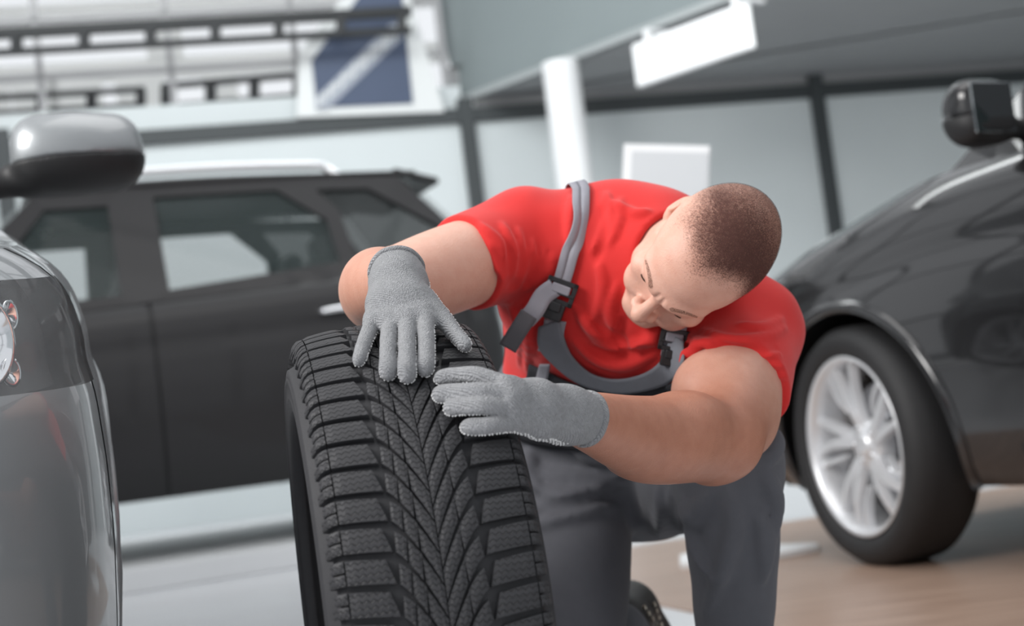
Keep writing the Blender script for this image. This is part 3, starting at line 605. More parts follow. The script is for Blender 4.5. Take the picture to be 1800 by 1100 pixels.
# ------------------------------------------------------------------ loose tyre
TX, TY, TR, TPHI, TW = -.165, 1.72, .343, .205, .228
rub = mat('tyre_rubber', (.030, .030, .033), .62, noise=.15, nscale=60, bump=.25, bscale=900, spec=.45)
trd = mat('tread_rubber', (.030, .030, .033), .60, noise=.2, nscale=90, spec=.45)
def sipe_nodes(m):
    nt, b = sn(m); N = nt.nodes.new; L = nt.links.new
    uv = N('ShaderNodeUVMap'); uv.uv_map = 'uv'; sep = N('ShaderNodeSeparateXYZ'); L(uv.outputs[0], sep.inputs[0])
    def ma(op, a, c=None):
        n = N('ShaderNodeMath'); n.operation = op
        for i, q in enumerate((a, c)):
            if q is None: continue
            if isinstance(q, (int, float)): n.inputs[i].default_value = q
            else: L(q, n.inputs[i])
        return n.outputs[0]
    tri = ma('PINGPONG', ma('MULTIPLY', sep.outputs[0], 26.0), 1.0)
    v = ma('ADD', ma('MULTIPLY', sep.outputs[1], 5.0), ma('MULTIPLY', tri, .42))
    fr = ma('ABSOLUTE', ma('SUBTRACT', ma('FRACT', v), .5))
    line = N('ShaderNodeMapRange'); line.inputs[1].default_value = .02; line.inputs[2].default_value = .16; L(fr, line.inputs[0])
    bp = N('ShaderNodeBump'); bp.inputs['Strength'].default_value = 1.0; bp.inputs['Distance'].default_value = .0016; L(line.outputs[0], bp.inputs['Height'])
    no = N('ShaderNodeTexNoise'); no.inputs['Scale'].default_value = 700; tc = N('ShaderNodeTexCoord'); L(tc.outputs['Object'], no.inputs[0])
    b2 = N('ShaderNodeBump'); b2.inputs['Strength'].default_value = .25; b2.inputs['Distance'].default_value = .001; L(no.outputs[0], b2.inputs['Height']); L(bp.outputs[0], b2.inputs['Normal']); L(b2.outputs[0], b.inputs['Normal'])
sipe_nodes(trd)
tire_root = empty('loose_tyre', (TX, TY, 0), TPHI, 'black winter tyre with V-shaped tread standing upright under the gloved hands', 'tyre')
def tprof(u, drop=0.0):
    """lateral position and radius of the tread surface at u (|u|<=1 tread, to 1.35 over the shoulder)"""
    a = abs(u); s = 1 if u >= 0 else -1
    if a <= 1: w_ = .094*a; r_ = TR-.009*a**2.6; nx, nr = .25*a, 1
    else:
        t = (a-1)/.35; w_ = .094+.0165*math.sin(min(t, 1)*1.45)+.001*t; r_ = TR-.009-.006*t-.030*t*t; nx, nr = .3+.7*t, 1-.75*t
    l = math.hypot(nx, nr); return s*(w_-drop*nx/l), r_-drop*nr/l
NP = 68; DA = 2*math.pi/NP
def tpt(u, v, drop=0.0):
    w_, r_ = tprof(u, drop); a = -v*DA          # v grows downwards on the camera side
    return (w_, -r_*math.cos(a), r_*math.sin(a))
def block_mesh(name, cells):
    """cells: list of grids [[(u,v),...],...]; raised pads 8 mm high with uv"""
    bm = bmesh.new(); lay = bm.loops.layers.uv.new('uv')
    for g in cells:
        nu, nv = len(g), len(g[0])
        top = [[bm.verts.new(tpt(*g[i][j], drop=(.0011 if (i in (0, nu-1) or j in (0, nv-1)) else 0))) for j in range(nv)] for i in range(nu)]
        uvm = {top[i][j]: g[i][j] for i in range(nu) for j in range(nv)}
        def face(vs):
            f = bm.faces.new(vs); f.smooth = False
            for l in f.loops: l[lay].uv = uvm.get(l.vert, (0, .1))
        for i in range(nu-1):
            for j in range(nv-1): face((top[i][j], top[i+1][j], top[i+1][j+1], top[i][j+1]))
        ring = [(i, 0) for i in range(nu)]+[(nu-1, j) for j in range(1, nv)]+[(i, nv-1) for i in range(nu-2, -1, -1)]+[(0, j) for j in range(nv-2, 0, -1)]
        bot = [bm.verts.new(tpt(*g[i][j], drop=.0095)) for i, j in ring]
        for q in range(len(ring)):
            a, b = ring[q], ring[(q+1) % len(ring)]; bm.faces.new((top[a[0]][a[1]], bot[q], bot[(q+1) % len(ring)], top[b[0]][b[1]]))
    bmesh.ops.recalc_face_normals(bm, faces=bm.faces)
    me = bpy.data.meshes.new(name); bm.to_mesh(me); bm.free(); me.materials.append(trd); return me
def shoulder_cells(s):
    # inner edge of the shoulder pad slants (sawtooth longitudinal groove)
    def sh(u): return .22*math.sin((abs(u)-.5)*2.2)+(.0 if abs(u) < 1 else -.1*(abs(u)-1))
    cells = []
    for (u0a, u0b, u1) in ((.58, .475, .985),):
        us = np.linspace(0, 1, 7); vs_ = np.linspace(.11, .89, 4)
        cells.append([[(s*((u0a+(u0b-u0a)*v)*(1-t)+u1*t), v-sh((u0a*(1-t)+u1*t))) for v in vs_] for t in us])
    vs_ = np.linspace(.11, .89, 3)
    cells.append([[(s*u, v-sh(u)) for v in np.linspace(.11, .47, 3)] for u in (1.0, 1.07, 1.14, 1.2)])
    cells.append([[(s*u, v-sh(u)) for v in np.linspace(.53, .89, 3)] for u in (1.0, 1.07, 1.14, 1.26)])
    return cells
def center_cells(s):
    D0 = 2.15
    def f(u): return D0*((.49-abs(u))/.49)**1.5
    def half(u): return .045+.15*(abs(u)/.49)
    cells = []
    cuts = [(.445, .335), (.322, .20), (.187, .006)] if s < 0 else [(.445, .25), (.24, .006)]
    for c0, c1 in cuts:
        us = np.linspace(c0, c1, 5)
        cells.append([[(s*max(.006, u+.02*(t-.5)*(1 if c1 > .1 else 0)), f(u)+half(u)+(1-2*half(u))*t) for t in (0, .33, .67, 1)] for u in us])
    return cells
meshes = [(block_mesh('tread_block', shoulder_cells(s)), block_mesh('tread_block', center_cells(s)), (0 if s < 0 else .5)) for s in (-1, 1)]
# carcass: groove floor, sidewalls, beads, inside
prof = []
half = [(0, TR-.0085)]+[tprof(u, .0085) for u in (.3, .6, .85, 1, 1.1, 1.2, 1.3)]
bulge = [(.1122, TR-.044), (.1140, TR-.052), (.1138, TR-.0535), (.1150, TR-.055), (.1150, TR-.060), (.1140, TR-.0615), (.1142, TR-.076), (.1148, TR-.0775), (.1142, TR-.079), (.1135, TR-.087), (.1120, TR-.0925), (.109, TR-.0950), (.100, TR-.0955), (.096, TR-.0930), (.098, TR-.082), (.104, TR-.06), (.102, TR-.04), (.088, TR-.022), (.05, TR-.018), (0, TR-.017)]
h = half+bulge; prof = [(-a, b) for a, b in h][::-1][:-0 or None]; prof = [(-a, b) for a, b in h] ; prof2 = [(a, b) for a, b in h]
ring = prof[::-1]+prof2[1:-1]
me = lathe_mesh('carcass', ring, 180)
tc_ = link('carcass', me, rub, tire_root); tc_.location = (0, 0, TR)
for k in range(NP):
    for sh_, ce_, off in meshes:
        for me in (sh_, ce_):
            o = link('tread_block', me, None, tire_root, smooth=False); o.location = (0, 0, TR); o.rotation_euler = (-(k+off)*DA*-1, 0, 0)
def tire_hit(x, y):
    """distance at which a photo pixel meets the tread cylinder"""
    v = cd_+(x-900)/FPX*cr_-(y-550)/FPX*cu_; ax = np.array([math.cos(TPHI), math.sin(TPHI), 0]); c = np.array([TX, TY, TR])
    q = CAM-c; q = q-ax*(q@ax); vv = v-ax*(v@ax); a = vv@vv; b = 2*q@vv; cc = q@q-TR**2; dsc = b*b-4*a*cc
    if dsc < 0: return 1.66
    D = (-b-math.sqrt(dsc))/(2*a); wv = (CAM+v*D-c)@ax; return D+.009*min(1.3, abs(wv)/.094)**2.6
# ------------------------------------------------------------------ person: pose (photo pixel, distance)
skin = mat('skin', (.62, .35, .255), .46, bump=.25, bscale=420, spec=.42, sss=.12)
nt, b = sn(skin); N = nt.nodes.new; L = nt.links.new
ta = N('ShaderNodeAttribute'); ta.attribute_name = 'tan_and_shade'; tcs = N('ShaderNodeTexCoord'); ns_ = N('ShaderNodeTexNoise'); ns_.inputs['Scale'].default_value = 60; ns_.inputs['Detail'].default_value = 6; L(tcs.outputs['Object'], ns_.inputs[0])
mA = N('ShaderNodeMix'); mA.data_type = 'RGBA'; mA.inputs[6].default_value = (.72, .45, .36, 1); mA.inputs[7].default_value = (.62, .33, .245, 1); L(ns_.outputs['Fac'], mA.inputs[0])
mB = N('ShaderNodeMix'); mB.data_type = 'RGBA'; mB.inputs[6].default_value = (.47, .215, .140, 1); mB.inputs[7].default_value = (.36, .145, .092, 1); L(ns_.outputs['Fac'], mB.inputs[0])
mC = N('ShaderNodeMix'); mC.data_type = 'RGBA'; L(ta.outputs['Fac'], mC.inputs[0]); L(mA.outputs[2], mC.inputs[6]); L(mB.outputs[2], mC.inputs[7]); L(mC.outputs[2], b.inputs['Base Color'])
red = mat('red_cotton', (.62, .028, .026), .78, noise=.08, nscale=25, bump=.22, bscale=1500, spec=.25, sheen=.15)
greyw = mat('grey_workwear', (.098, .100, .114), .8, noise=.10, nscale=40, bump=.35, bscale=1300, spec=.25, sheen=.1)
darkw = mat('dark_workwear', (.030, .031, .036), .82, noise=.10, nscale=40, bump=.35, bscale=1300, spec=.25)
webm = mat('grey_webbing', (.27, .27, .305), .7, noise=.08, nscale=60, bump=.4, bscale=1600, spec=.3)
blackp = mat('black_plastic', (.016, .016, .018), .38, spec=.5)
SR, SL = P(918, 428, 2.10), P(1312, 588, 2.06)            # shoulder joints (his right is on the left)
ER, WR = P(668, 510, 1.90), P(700, 494, 1.675)            # right elbow, wrist
EL, WL = P(1268, 772, 1.84), P(1004, 731, 1.535)          # left elbow, wrist
NB = P(1138, 452, 2.10); HC = P(1232, 453, 1.93)          # neck base, head centre between the ears
PEL = P(1080, 800, 2.42)                                  # pelvis
HR, HL = P(1005, 815, 2.36), P(1160, 830, 2.36)           # hips
KR = P(988, 1290, 2.07); KL = P(1284, 812, 2.02)          # right knee on the floor, left knee raised
AR = P(1105, 1075, 2.53); AL = P(1293, 1210, 2.10)        # ankles
lat = nrm(SL-SR); axs = NB-PEL; axs = nrm(axs-lat*(axs@lat)); nf = np.cross(lat, axs); nf = nf if nf@cd_ < 0 else -nf   # front normal
FRT = np.stack([lat, axs, nf], 1)
def fold(V, px, r, k=.012, sink=.35, D0=1.2):
    """a cloth fold: ridge laid on the surface along a path seen in the photo"""
    q = catmull(np.array(px, float), 5); p, ok = V.hit(q[:, 0], q[:, 1], D0); p = p[ok]
    if len(p) < 3: return
    g = V.grad(p); t = np.linspace(0, 1, len(p)); rr = r*(.35+.65*np.sin(np.pi*t)); p = p-g*(rr*sink)[:, None]
    for i in range(len(p)-1): V.cone(p[i], p[i+1], rr[i], rr[i+1], k)
def groove(V, px, r, k=.012, D0=1.2):
    q = catmull(np.array(px, float), 5); p, ok = V.hit(q[:, 0], q[:, 1], D0); p = p[ok]
    if len(p) < 3: return
    t = np.linspace(0, 1, len(p)); rr = r*(.3+.7*np.sin(np.pi*t)); p = p+V.grad(p)*(rr*.35)[:, None]
    for i in range(len(p)-1): V.cone(p[i], p[i+1], rr[i], rr[i+1], k, 'sub')
def onto(V, p, it=12):
    p = np.array(p, float)
    for _ in range(it): p = p-V.grad(p)*np.clip(V.sample(p), -.02, .02)[..., None]
    return p
def wob(amp, sc, ph=0, dirs=((1, .3, .5), (-.4, 1, .2), (.3, -.5, 1))):
    def fn(x, y, z):
        r = 0
        for i, d in enumerate(dirs): r = r+np.sin((x*d[0]+y*d[1]+z*d[2])*sc*(1+.27*i)+ph+i*1.7+1.3*np.sin((x*d[2]-y*d[0]+z*d[1])*sc*.6+i))
        return amp*r/len(dirs)
    return fn

def arm_upper_R(V, g=0):
    m_ = SR+(ER-SR)*.55
    V.chain([SR, m_, ER], [.056+g, .0575+g, .047+g], .02); V.cone(SR+dR*.03, ER+np.array([.012, .01, -.014]), .05+g, .042+g, .03)
def arm_upper_L(V, g=0):
    m_ = SL+(EL-SL)*.55
    V.chain([SL, m_, EL], [.064+g, .0625+g, .052+g], .02); V.ell(P(1240, 690, 1.92), np.array((.045, .045, .05))+g, .03); V.ell(P(1305, 735, 1.93), np.array((.045, .045, .055))+g, .03)
dR, dL = nrm(ER-SR), nrm(EL-SL); hemR = SR+(ER-SR)*.43; hemL = SL+(EL-SL)*.52
# ---- shirt volume
sh = Vol((-.22, 1.70, .38), (.58, 2.52, 1.02), .0036)
c0 = .5*(SR+SL)
sh.ell(c0-axs*.10-nf*.015, (.185, .20, .118), .03, fr=FRT)                       # rib cage
sh.ell(c0-axs*.30-nf*.01, (.155, .17, .115), .06, fr=FRT)                        # belly
sh.cone(SR+axs*.015, SL+axs*.015, .066, .066, .05)                              # shoulder girdle
sh.cone(NB-nf*.02, SR+axs*.02, .062, .058, .04); sh.cone(NB-nf*.02, SL+axs*.02, .062, .058, .04)
sh.ell(c0-nf*.075+axs*.0, (.15, .12, .075), .05, fr=FRT)                         # upper back
for s_, off in ((SR, .085), (SL, -.085)):
    sh.ell(s_+lat*off*.9-axs*.055+nf*.055, (.075, .065, .045), .05, fr=FRT)      # pectorals
arm_upper_R(sh, .0055); arm_upper_L(sh, .0065)
sh.cone(SR, hemR, .066, .060, .025); sh.cone(SL, hemL, .073, .068, .025)
sh.plane(hemR, dR, np.minimum(hemR-.1, ER-.1), np.maximum(hemR+.1, ER+.1)); sh.plane(hemL, dL, np.minimum(hemL-.12, EL-.12), np.maximum(hemL+.12, EL+.12))
CO = P(1170, 454, 2.045); cax = nrm(P(1245, 441, 1.93)-NB)
sh.cone(NB, CO-cax*.012, .082, .079, .03)
sh.cone(CO+cax*.070, CO+cax*.2, .071, .071, .008, 'sub')
sh.disp(wob(.0016, 55))
for q, r_ in [(((800, 425), (845, 440), (880, 480)), 5), (((820, 400), (862, 432), (893, 500)), 5), (((845, 395), (880, 430), (898, 495)), 4), (((885, 395), (900, 440), (903, 495)), 5), (((912, 405), (915, 450), (909, 498)), 4), (((935, 425), (930, 465), (916, 502)), 5), (((955, 440), (945, 480), (925, 508)), 4), (((972, 450), (962, 478), (945, 505)), 4),
          (((1065, 340), (1072, 375), (1062, 410), (1045, 440)), 6), (((1090, 350), (1088, 390), (1070, 430)), 4), (((1052, 460), (1060, 510), (1045, 560)), 5), (((1085, 500), (1072, 550), (1095, 605)), 5), (((1020, 560), (1060, 600), (1095, 614)), 6), (((1095, 614), (1130, 600), (1160, 580)), 6), (((1010, 600), (1050, 632), (1100, 642), (1150, 622)), 6), (((1015, 545), (1040, 580), (1075, 600)), 4),
          (((1080, 355), (1115, 375), (1140, 372)), 4), (((1100, 600), (1120, 606), (1160, 600)), 4), (((1235, 580), (1290, 596), (1350, 590), (1380, 575)), 4), (((1225, 596), (1290, 618), (1370, 622)), 5), (((1235, 606), (1300, 635), (1375, 645)), 4), (((1270, 618), (1330, 648), (1380, 662)), 4), (((1300, 570), (1340, 575), (1375, 560)), 4), (((1212, 585), (1222, 605), (1212, 640)), 4), (((1200, 590), (1206, 610), (1200, 640)), 4),
          (((895, 530), (912, 580), (912, 640)), 5), (((925, 540), (930, 590), (925, 650)), 5), (((1001, 430), (1003, 385), (1005, 345)), 5)]:
    fold(sh, q, r_*.0012, .008, .1)
for q in [((870, 440), (888, 470), (898, 505)), ((896, 430), (902, 470), (904, 505)), ((921, 440), (919, 475), (910, 502)), ((940, 450), (935, 480), (922, 506)), ((1045, 570), (1085, 600), (1130, 592)), ((1260, 605), (1310, 620), (1365, 612)), ((1060, 360), (1062, 400), (1048, 460)), ((1100, 560), (1088, 590), (1100, 612)), ((1035, 610), (1080, 626), (1140, 612)), ((1240, 612), (1300, 642), (1365, 655))]:
    groove(sh, q, .0058, .008)
# ---- skin: head and neck, in head space (left, forward, up)
def c2w(v): return v[0]*cr_-v[1]*cu_+v[2]*cd_
Lh = np.array([.67, .742, .0]); Fi = np.array([-.742, .67, 0]); zc = np.array([0, 0, 1.0]); TH = R(21)
Fh = math.cos(TH)*Fi-math.sin(TH)*zc; Uh = -math.sin(TH)*Fi-math.cos(TH)*zc
HM = np.eye(4); HM[:3, 0] = c2w(Lh); HM[:3, 1] = c2w(Fh); HM[:3, 2] = c2w(Uh); HM[:3, 3] = HC; HSC = .945; HM[:3, :3] *= HSC
loc = lambda p: HM[:3, :3].T@(np.asarray(p)-HC)/HSC**2
hd = Vol((-.125, -.22, -.27), (.125, .165, .165), .0023)
nb = loc(NB)
hd.ell((0, -.005, .052), (.0775, .1, .084), .01)
hd.ell((0, .045, .05), (.062, .054, .058), .02)
hd.ell((0, -.045, .02), (.066, .06, .06), .02)
hd.ell((0, .046, -.03), (.056, .052, .072), .025)
for s in (-1, 1):
    hd.cone((s*.060, .004, -.035), (s*.05, .03, -.072), .014, .016, .02); hd.cone((s*.05, .03, -.072), (s*.016, .08, -.096), .016, .016, .02)
    hd.ell((s*.046, .066, -.012), (.021, .022, .018), .018)                  # cheekbone
    hd.ell((s*.036, .066, -.05), (.024, .026, .028), .02)                    # cheek
hd.ell((0, .083, -.096), (.022, .017, .017), .015)
hd.chain([(-.05, .076, .036), (-.022, .096, .032), (.022, .096, .032), (.05, .076, .036)], [.009, .0115, .0115, .009], .014)
for s in (-1, 1): hd.ell((s*.032, .098, .012), (.019, .014, .0125), .01, 'sub')
for s in (-1, 1): hd.ell((s*.032, .081, .011), (.0155, .0135, .0125), .005)
hd.cone((0, .094, .024), (0, .1175, -.026), .0075, .0105, .009); hd.ell((0, .118, -.03), (.0125, .0125, .0105), .006)
for s in (-1, 1): hd.ell((s*.0145, .106, -.034), (.0085, .011, .0085), .006); hd.ell((s*.0075, .11, -.0425), (.004, .006, .004), .003, 'sub')
hd.chain([(-.024, .084, -.063), (-.009, .097, -.058), (.009, .097, -.058), (.024, .084, -.063)], [.0045, .0068, .0068, .0045], .007)
hd.chain([(-.021, .083, -.068), (0, .096, -.0725), (.021, .083, -.068)], [.0045, .0075, .0045], .007)
hd.chain([(-.026, .088, -.0655), (0, .106, -.0655), (.026, .088, -.0655)], [.002, .0024, .002], .004, 'sub')
hd.chain([(-.006, .112, .027), (-.0045, .108, .04)], [.002, .001], .006, 'sub'); hd.chain([(.006, .112, .027), (.0045, .108, .04)], [.002, .001], .006, 'sub')   # frown lines
for s in (-1, 1):                                                           # ears
    ef = np.stack([nrm((.96*s, -.24, .1)), nrm((.22*s, .96, .12)), nrm((-.1*s, -.12, .98))], 1)
    hd.ell((s*.0775, -.036, -.004), (.0065, .015, .027), .009, fr=ef); hd.ell((s*.085, -.028, -.002), (.006, .009, .017), .005, 'sub', fr=ef); hd.ell((s*.077, -.026, -.027), (.006, .009, .009), .007)
hd.cone((0, -.03, -.05), nb, .060, .072, .03); hd.cone((0, .02, -.085), nb+np.array([0, .02, 0]), .03, .045, .03)
for s in (-1, 1): hd.cone((s*.055, -.02, -.04), nb+np.array([s*.02, .045, 0]), .014, .016, .02)
hV, hQ = hd.mesh(None, 1, HM)
# ---- skin: arms
ar = Vol(np.minimum.reduce([SR, ER, WR])-.13, np.maximum.reduce([SR, ER, WR])+.13, .003)
arm_upper_R(ar)
ar.chain([ER+nrm(ER-WR)*.012, ER+(WR-ER)*.3+np.array([-.006, 0, .002]), ER+(WR-ER)*.68, WR], [.046, .0505, .037, .024], .025)
aV, aQ = ar.mesh(None, 1)
al = Vol(np.minimum.reduce([SL, EL, WL])-.11, np.maximum.reduce([SL, EL, WL])+.11, .003)
arm_upper_L(al)
al.chain([P(1262, 772, 1.84), P(1190, 772, 1.765), P(1115, 765, 1.685), P(1050, 745, 1.60), WL, P(970, 727, 1.515)], [.0515, .0525, .046, .0345, .027, .026], .02)
al.ell(P(1205, 740, 1.77), (.045, .05, .032), .03); al.ell(P(1242, 812, 1.85), (.026, .03, .024), .025)
al.ell(P(1150, 800, 1.74), (.06, .05, .024), .03)
lV, lQ = al.mesh(None, 1)
# trunk and legs under the clothes, coarse
bo = Vol((-.2, 1.9, 0), (.65, 2.8, .95), .012)
bo.ell(c0-axs*.1-nf*.02, (.165, .19, .10), .03, fr=FRT); bo.ell(c0-axs*.3-nf*.02, (.13, .17, .09), .05, fr=FRT); bo.cone(SR, SL, .045, .045, .03); bo.cone(NB, c0, .05, .06, .03)
bo.cone(HR, HL, .09, .09, .04); bo.cone(HR, KR, .075, .05, .03); bo.cone(KR, AR, .05, .04, .02); bo.cone(HL, KL, .075, .05, .03); bo.cone(KL, AL, .05, .04, .02)
bV, bQ = bo.mesh(None, 0)
VV, QQ, n0 = [], [], 0
for v_, q_ in ((hV, hQ), (aV, aQ), (lV, lQ), (bV, bQ)): VV.append(v_); QQ.append(q_+n0); n0 += len(v_)
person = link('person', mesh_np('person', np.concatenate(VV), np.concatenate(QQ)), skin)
tan_shade_v = np.zeros(n0, np.float32); k1, k2, k3 = len(hV), len(aV), len(lV)  # forearm values hold suntan and the shade there, both put into skin colour
tan_shade_v[:k1] = .0+.35*np.clip((loc(hV.T.T[0])[0] if 0 else ((hV-HC)@HM[:3, 2]-.06)/.04), 0, 1)
tr_ = np.clip(((aV-ER)@nrm(WR-ER)+.02)/.12, 0, 1)*np.clip(1-((aV-ER)@nrm(SR-ER))/.10, 0, 1); tan_shade_v[k1:k1+k2] = .12+.5*tr_
tl2 = np.clip(1-((lV-EL)@nrm(SL-EL)-.01)/.13, 0, 1); tan_shade_v[k1+k2:k1+k2+k3] = .1+.85*tl2
person.data.attributes.new('tan_and_shade', 'FLOAT', 'POINT').data.foreach_set('value', tan_shade_v)
tag(person, 'kneeling man in red t-shirt and grey overalls bending over the tyre with gloved hands', 'person')
def kid(name, me, m, smooth=True): return link(name, me, m, person, smooth)

# ---- shirt
kid('t_shirt', sh.mesh('t_shirt', 1), red)
def ring_on(c, ax_, rx, n=48, ref=None):
    a1 = nrm(np.cross(ax_, (0, 0, 1) if ref is None else ref)); a2 = np.cross(ax_, a1); t = np.linspace(0, 2*math.pi, n, endpoint=False)
    return c+rx*(np.cos(t)[:, None]*a1+np.sin(t)[:, None]*a2)
def ring_tube(name, pts, rad, m, parent=None, flat=None):
    """closed tube through ring pts"""
    pts = np.asarray(pts); k = len(pts); c = pts.mean(0); T = np.roll(pts, -1, 0)-np.roll(pts, 1, 0); T /= np.linalg.norm(T, axis=1)[:, None]
    O = pts-c; O -= T*(O*T).sum(1)[:, None]; O /= np.linalg.norm(O, axis=1)[:, None]; B = np.cross(T, O); a = np.linspace(0, 2*math.pi, 10, endpoint=False); r1, r2 = (rad, rad) if flat is None else (rad, flat)
    V = pts[:, None]+r1*np.cos(a)[None, :, None]*O[:, None]+r2*np.sin(a)[None, :, None]*B[:, None]
    return link(name, mesh_np(name, V.reshape(-1, 3), grid_faces(k, 10, True, True)), m, parent)
ring_tube('collar', ring_on(CO+cax*.002, cax, .0815), .0055, red, person, .011)

# ---- hair: shaved cap following the skull
hairm = mat('cropped_hair', (.085, .036, .029), .75, noise=.3, nscale=120, bump=.5, bscale=900, spec=.2)
nt, b = sn(hairm)
at_ = nt.nodes.new('ShaderNodeAttribute'); at_.attribute_name = 'hair_cover'
nz = nt.nodes.new('ShaderNodeTexNoise'); nz.inputs['Scale'].default_value = 650; nz.inputs['Detail'].default_value = 2; tcx = nt.nodes.new('ShaderNodeTexCoord'); nt.links.new(tcx.outputs['Object'], nz.inputs[0])
a1 = nt.nodes.new('ShaderNodeMath'); a1.operation = 'ADD'; nt.links.new(at_.outputs['Fac'], a1.inputs[0]); nt.links.new(nz.outputs['Fac'], a1.inputs[1])
mr_ = nt.nodes.new('ShaderNodeMapRange'); mr_.inputs[1].default_value = .85; mr_.inputs[2].default_value = 1.25; nt.links.new(a1.outputs[0], mr_.inputs[0]); nt.links.new(mr_.outputs[0], b.inputs['Alpha'])
hd.f -= .0012
hv, hq = hd.mesh(None, 1)
l_, f_, u_ = hv[:, 0], hv[:, 1], hv[:, 2]
al_ = np.abs(l_)
# hairline: receding temples, a forelock in the middle, cropped sides down to the ears
front = .062+.026*np.exp(-(l_/.028)**2)-.02*np.clip((al_-.03)/.03, 0, 1)
dens = np.clip((front-f_)/.030, -1, 1)
side = np.where(f_ > -.01, np.clip((u_-.045)/.035, -1, 1), np.clip((u_+.015)/.04, -1, 1))
side = np.where(l_ < 0, np.minimum(side, np.clip((u_-.085+.05*np.clip(-f_/.06, 0, 1))/.045, -1, 1)), side)
dens = np.minimum(dens, side); dens = .5+.5*dens
keep_v = dens > .15; kq = keep_v[hq].all(1); used = np.unique(hq[kq]); rm = np.full(len(hv), -1); rm[used] = np.arange(len(used))
me = mesh_np('hair', hv[used]@HM[:3, :3].T+HM[:3, 3], rm[hq[kq]]); at = me.attributes.new('hair_cover', 'FLOAT', 'POINT'); at.data.foreach_set('value', (dens[used]*(.61+.10*np.sin(hv[used][:, 1]*35+1)-.10*np.clip(-hv[used][:, 0]/.06, 0, 1)*np.clip(hv[used][:, 1]/.05+.6, 0, 1))).astype(np.float32))
kid('hair', me, hairm)
hd.f += .0012
hw = lambda p: HM[:3, :3]@np.asarray(p, float)+HC
def lonto(p): return onto(hd, np.array([p]))[0]
browm = mat('brow_hair', (.15, .075, .05), .8, spec=.2)
nt, b = sn(browm); nb_ = nt.nodes.new('ShaderNodeTexNoise'); nb_.inputs['Scale'].default_value = 900; tcb = nt.nodes.new('ShaderNodeTexCoord'); nt.links.new(tcb.outputs['Object'], nb_.inputs[0]); mb_ = nt.nodes.new('ShaderNodeMapRange'); mb_.inputs[1].default_value = .35; mb_.inputs[2].default_value = .75; nt.links.new(nb_.outputs['Fac'], mb_.inputs[0]); nt.links.new(mb_.outputs[0], b.inputs['Alpha'])
lashm = mat('lash_hair', (.06, .03, .022), .8, spec=.2)
for s in (-1, 1):
    bp_ = []
    for t in np.linspace(0, 1, 14):
        p0 = lonto((s*(.016+.038*t), .102-.018*t, .0345+.005*math.sin(t*2.4))); g_ = hd.grad(np.array([p0]))[0]; bp_.append(hw(p0-g_*.0024))
    tube('eyebrow', np.array(bp_), np.array([.0012]+list(np.linspace(.0042, .0030, 12))+[.0008]), browm, person, 10)
    lash = np.array([hw(lonto((s*(.032+.0145*math.cos(a)), .1, .0075-.002*math.sin(a)))+np.array([0, .0008, .0006])) for a in np.linspace(0, math.pi, 12)])
    tube('eyelashes', lash, np.array([.0003]+[.0011]*10+[.0003]), lashm, person, 6)
# ------------------------------------------------------------------ overalls
ov = Vol((-.22, 1.88, -.02), (.66, 2.85, .86), .006)
ov.ell(c0-axs*.31-nf*.008, (.160, .17, .122), .05, fr=FRT)                       # belly under the bib
bibp = P(1085, 672, 2.1); ov.plane(bibp, nrm(axs-.15*nf), k=.01)
ov.ell(PEL-axs*.02, (.165, .13, .13), .05, fr=FRT)
ov.chain([HR, HR+(KR-HR)*.5+np.array([0, -.02, 0]), KR], [.108, .094, .079], .04); ov.cone(KR, KR+(AR-KR)*.74, .074, .064, .02)
ov.chain([HL, HL+(KL-HL)*.5, KL], [.105, .092, .074], .04)
ov.chain([KL+np.array([0, .005, .0]), KL+(AL-KL)*.35, KL+(AL-KL)*.75, AL], [.073, .066, .055, .06], .02)
ov.disp(wob(.002, 38))
for q in [((910, 800), (960, 835), (1050, 840), (1110, 820)), ((915, 845), (980, 870), (1060, 850)), ((920, 890), (990, 880), (1090, 850)), ((925, 935), (1000, 905), (1080, 890)), ((1000, 770), (1040, 800), (1100, 812)), ((935, 790), (930, 820), (945, 860)),
          ((1160, 850), (1165, 890), (1155, 940)), ((1180, 855), (1190, 900), (1200, 940)), ((1205, 880), (1215, 905), (1245, 870)), ((1205, 905), (1230, 970), (1262, 1020)), ((1285, 860), (1290, 930), (1270, 1000), (1240, 1080)), ((1350, 750), (1362, 780), (1352, 810)), ((1345, 830), (1362, 880), (1355, 960)), ((1335, 900), (1345, 960), (1340, 1020))]:
    fold(ov, q, .0115, .010, .0)
for q in [((915, 865), (980, 890), (1060, 870)), ((1110, 840), (1112, 900), (1116, 950)), ((1205, 920), (1225, 960), (1250, 1010)), ((1170, 850), (1178, 900), (1185, 940))]:
    groove(ov, q, .010, .010)
kid('overalls', ov.mesh('overalls', 1), greyw)
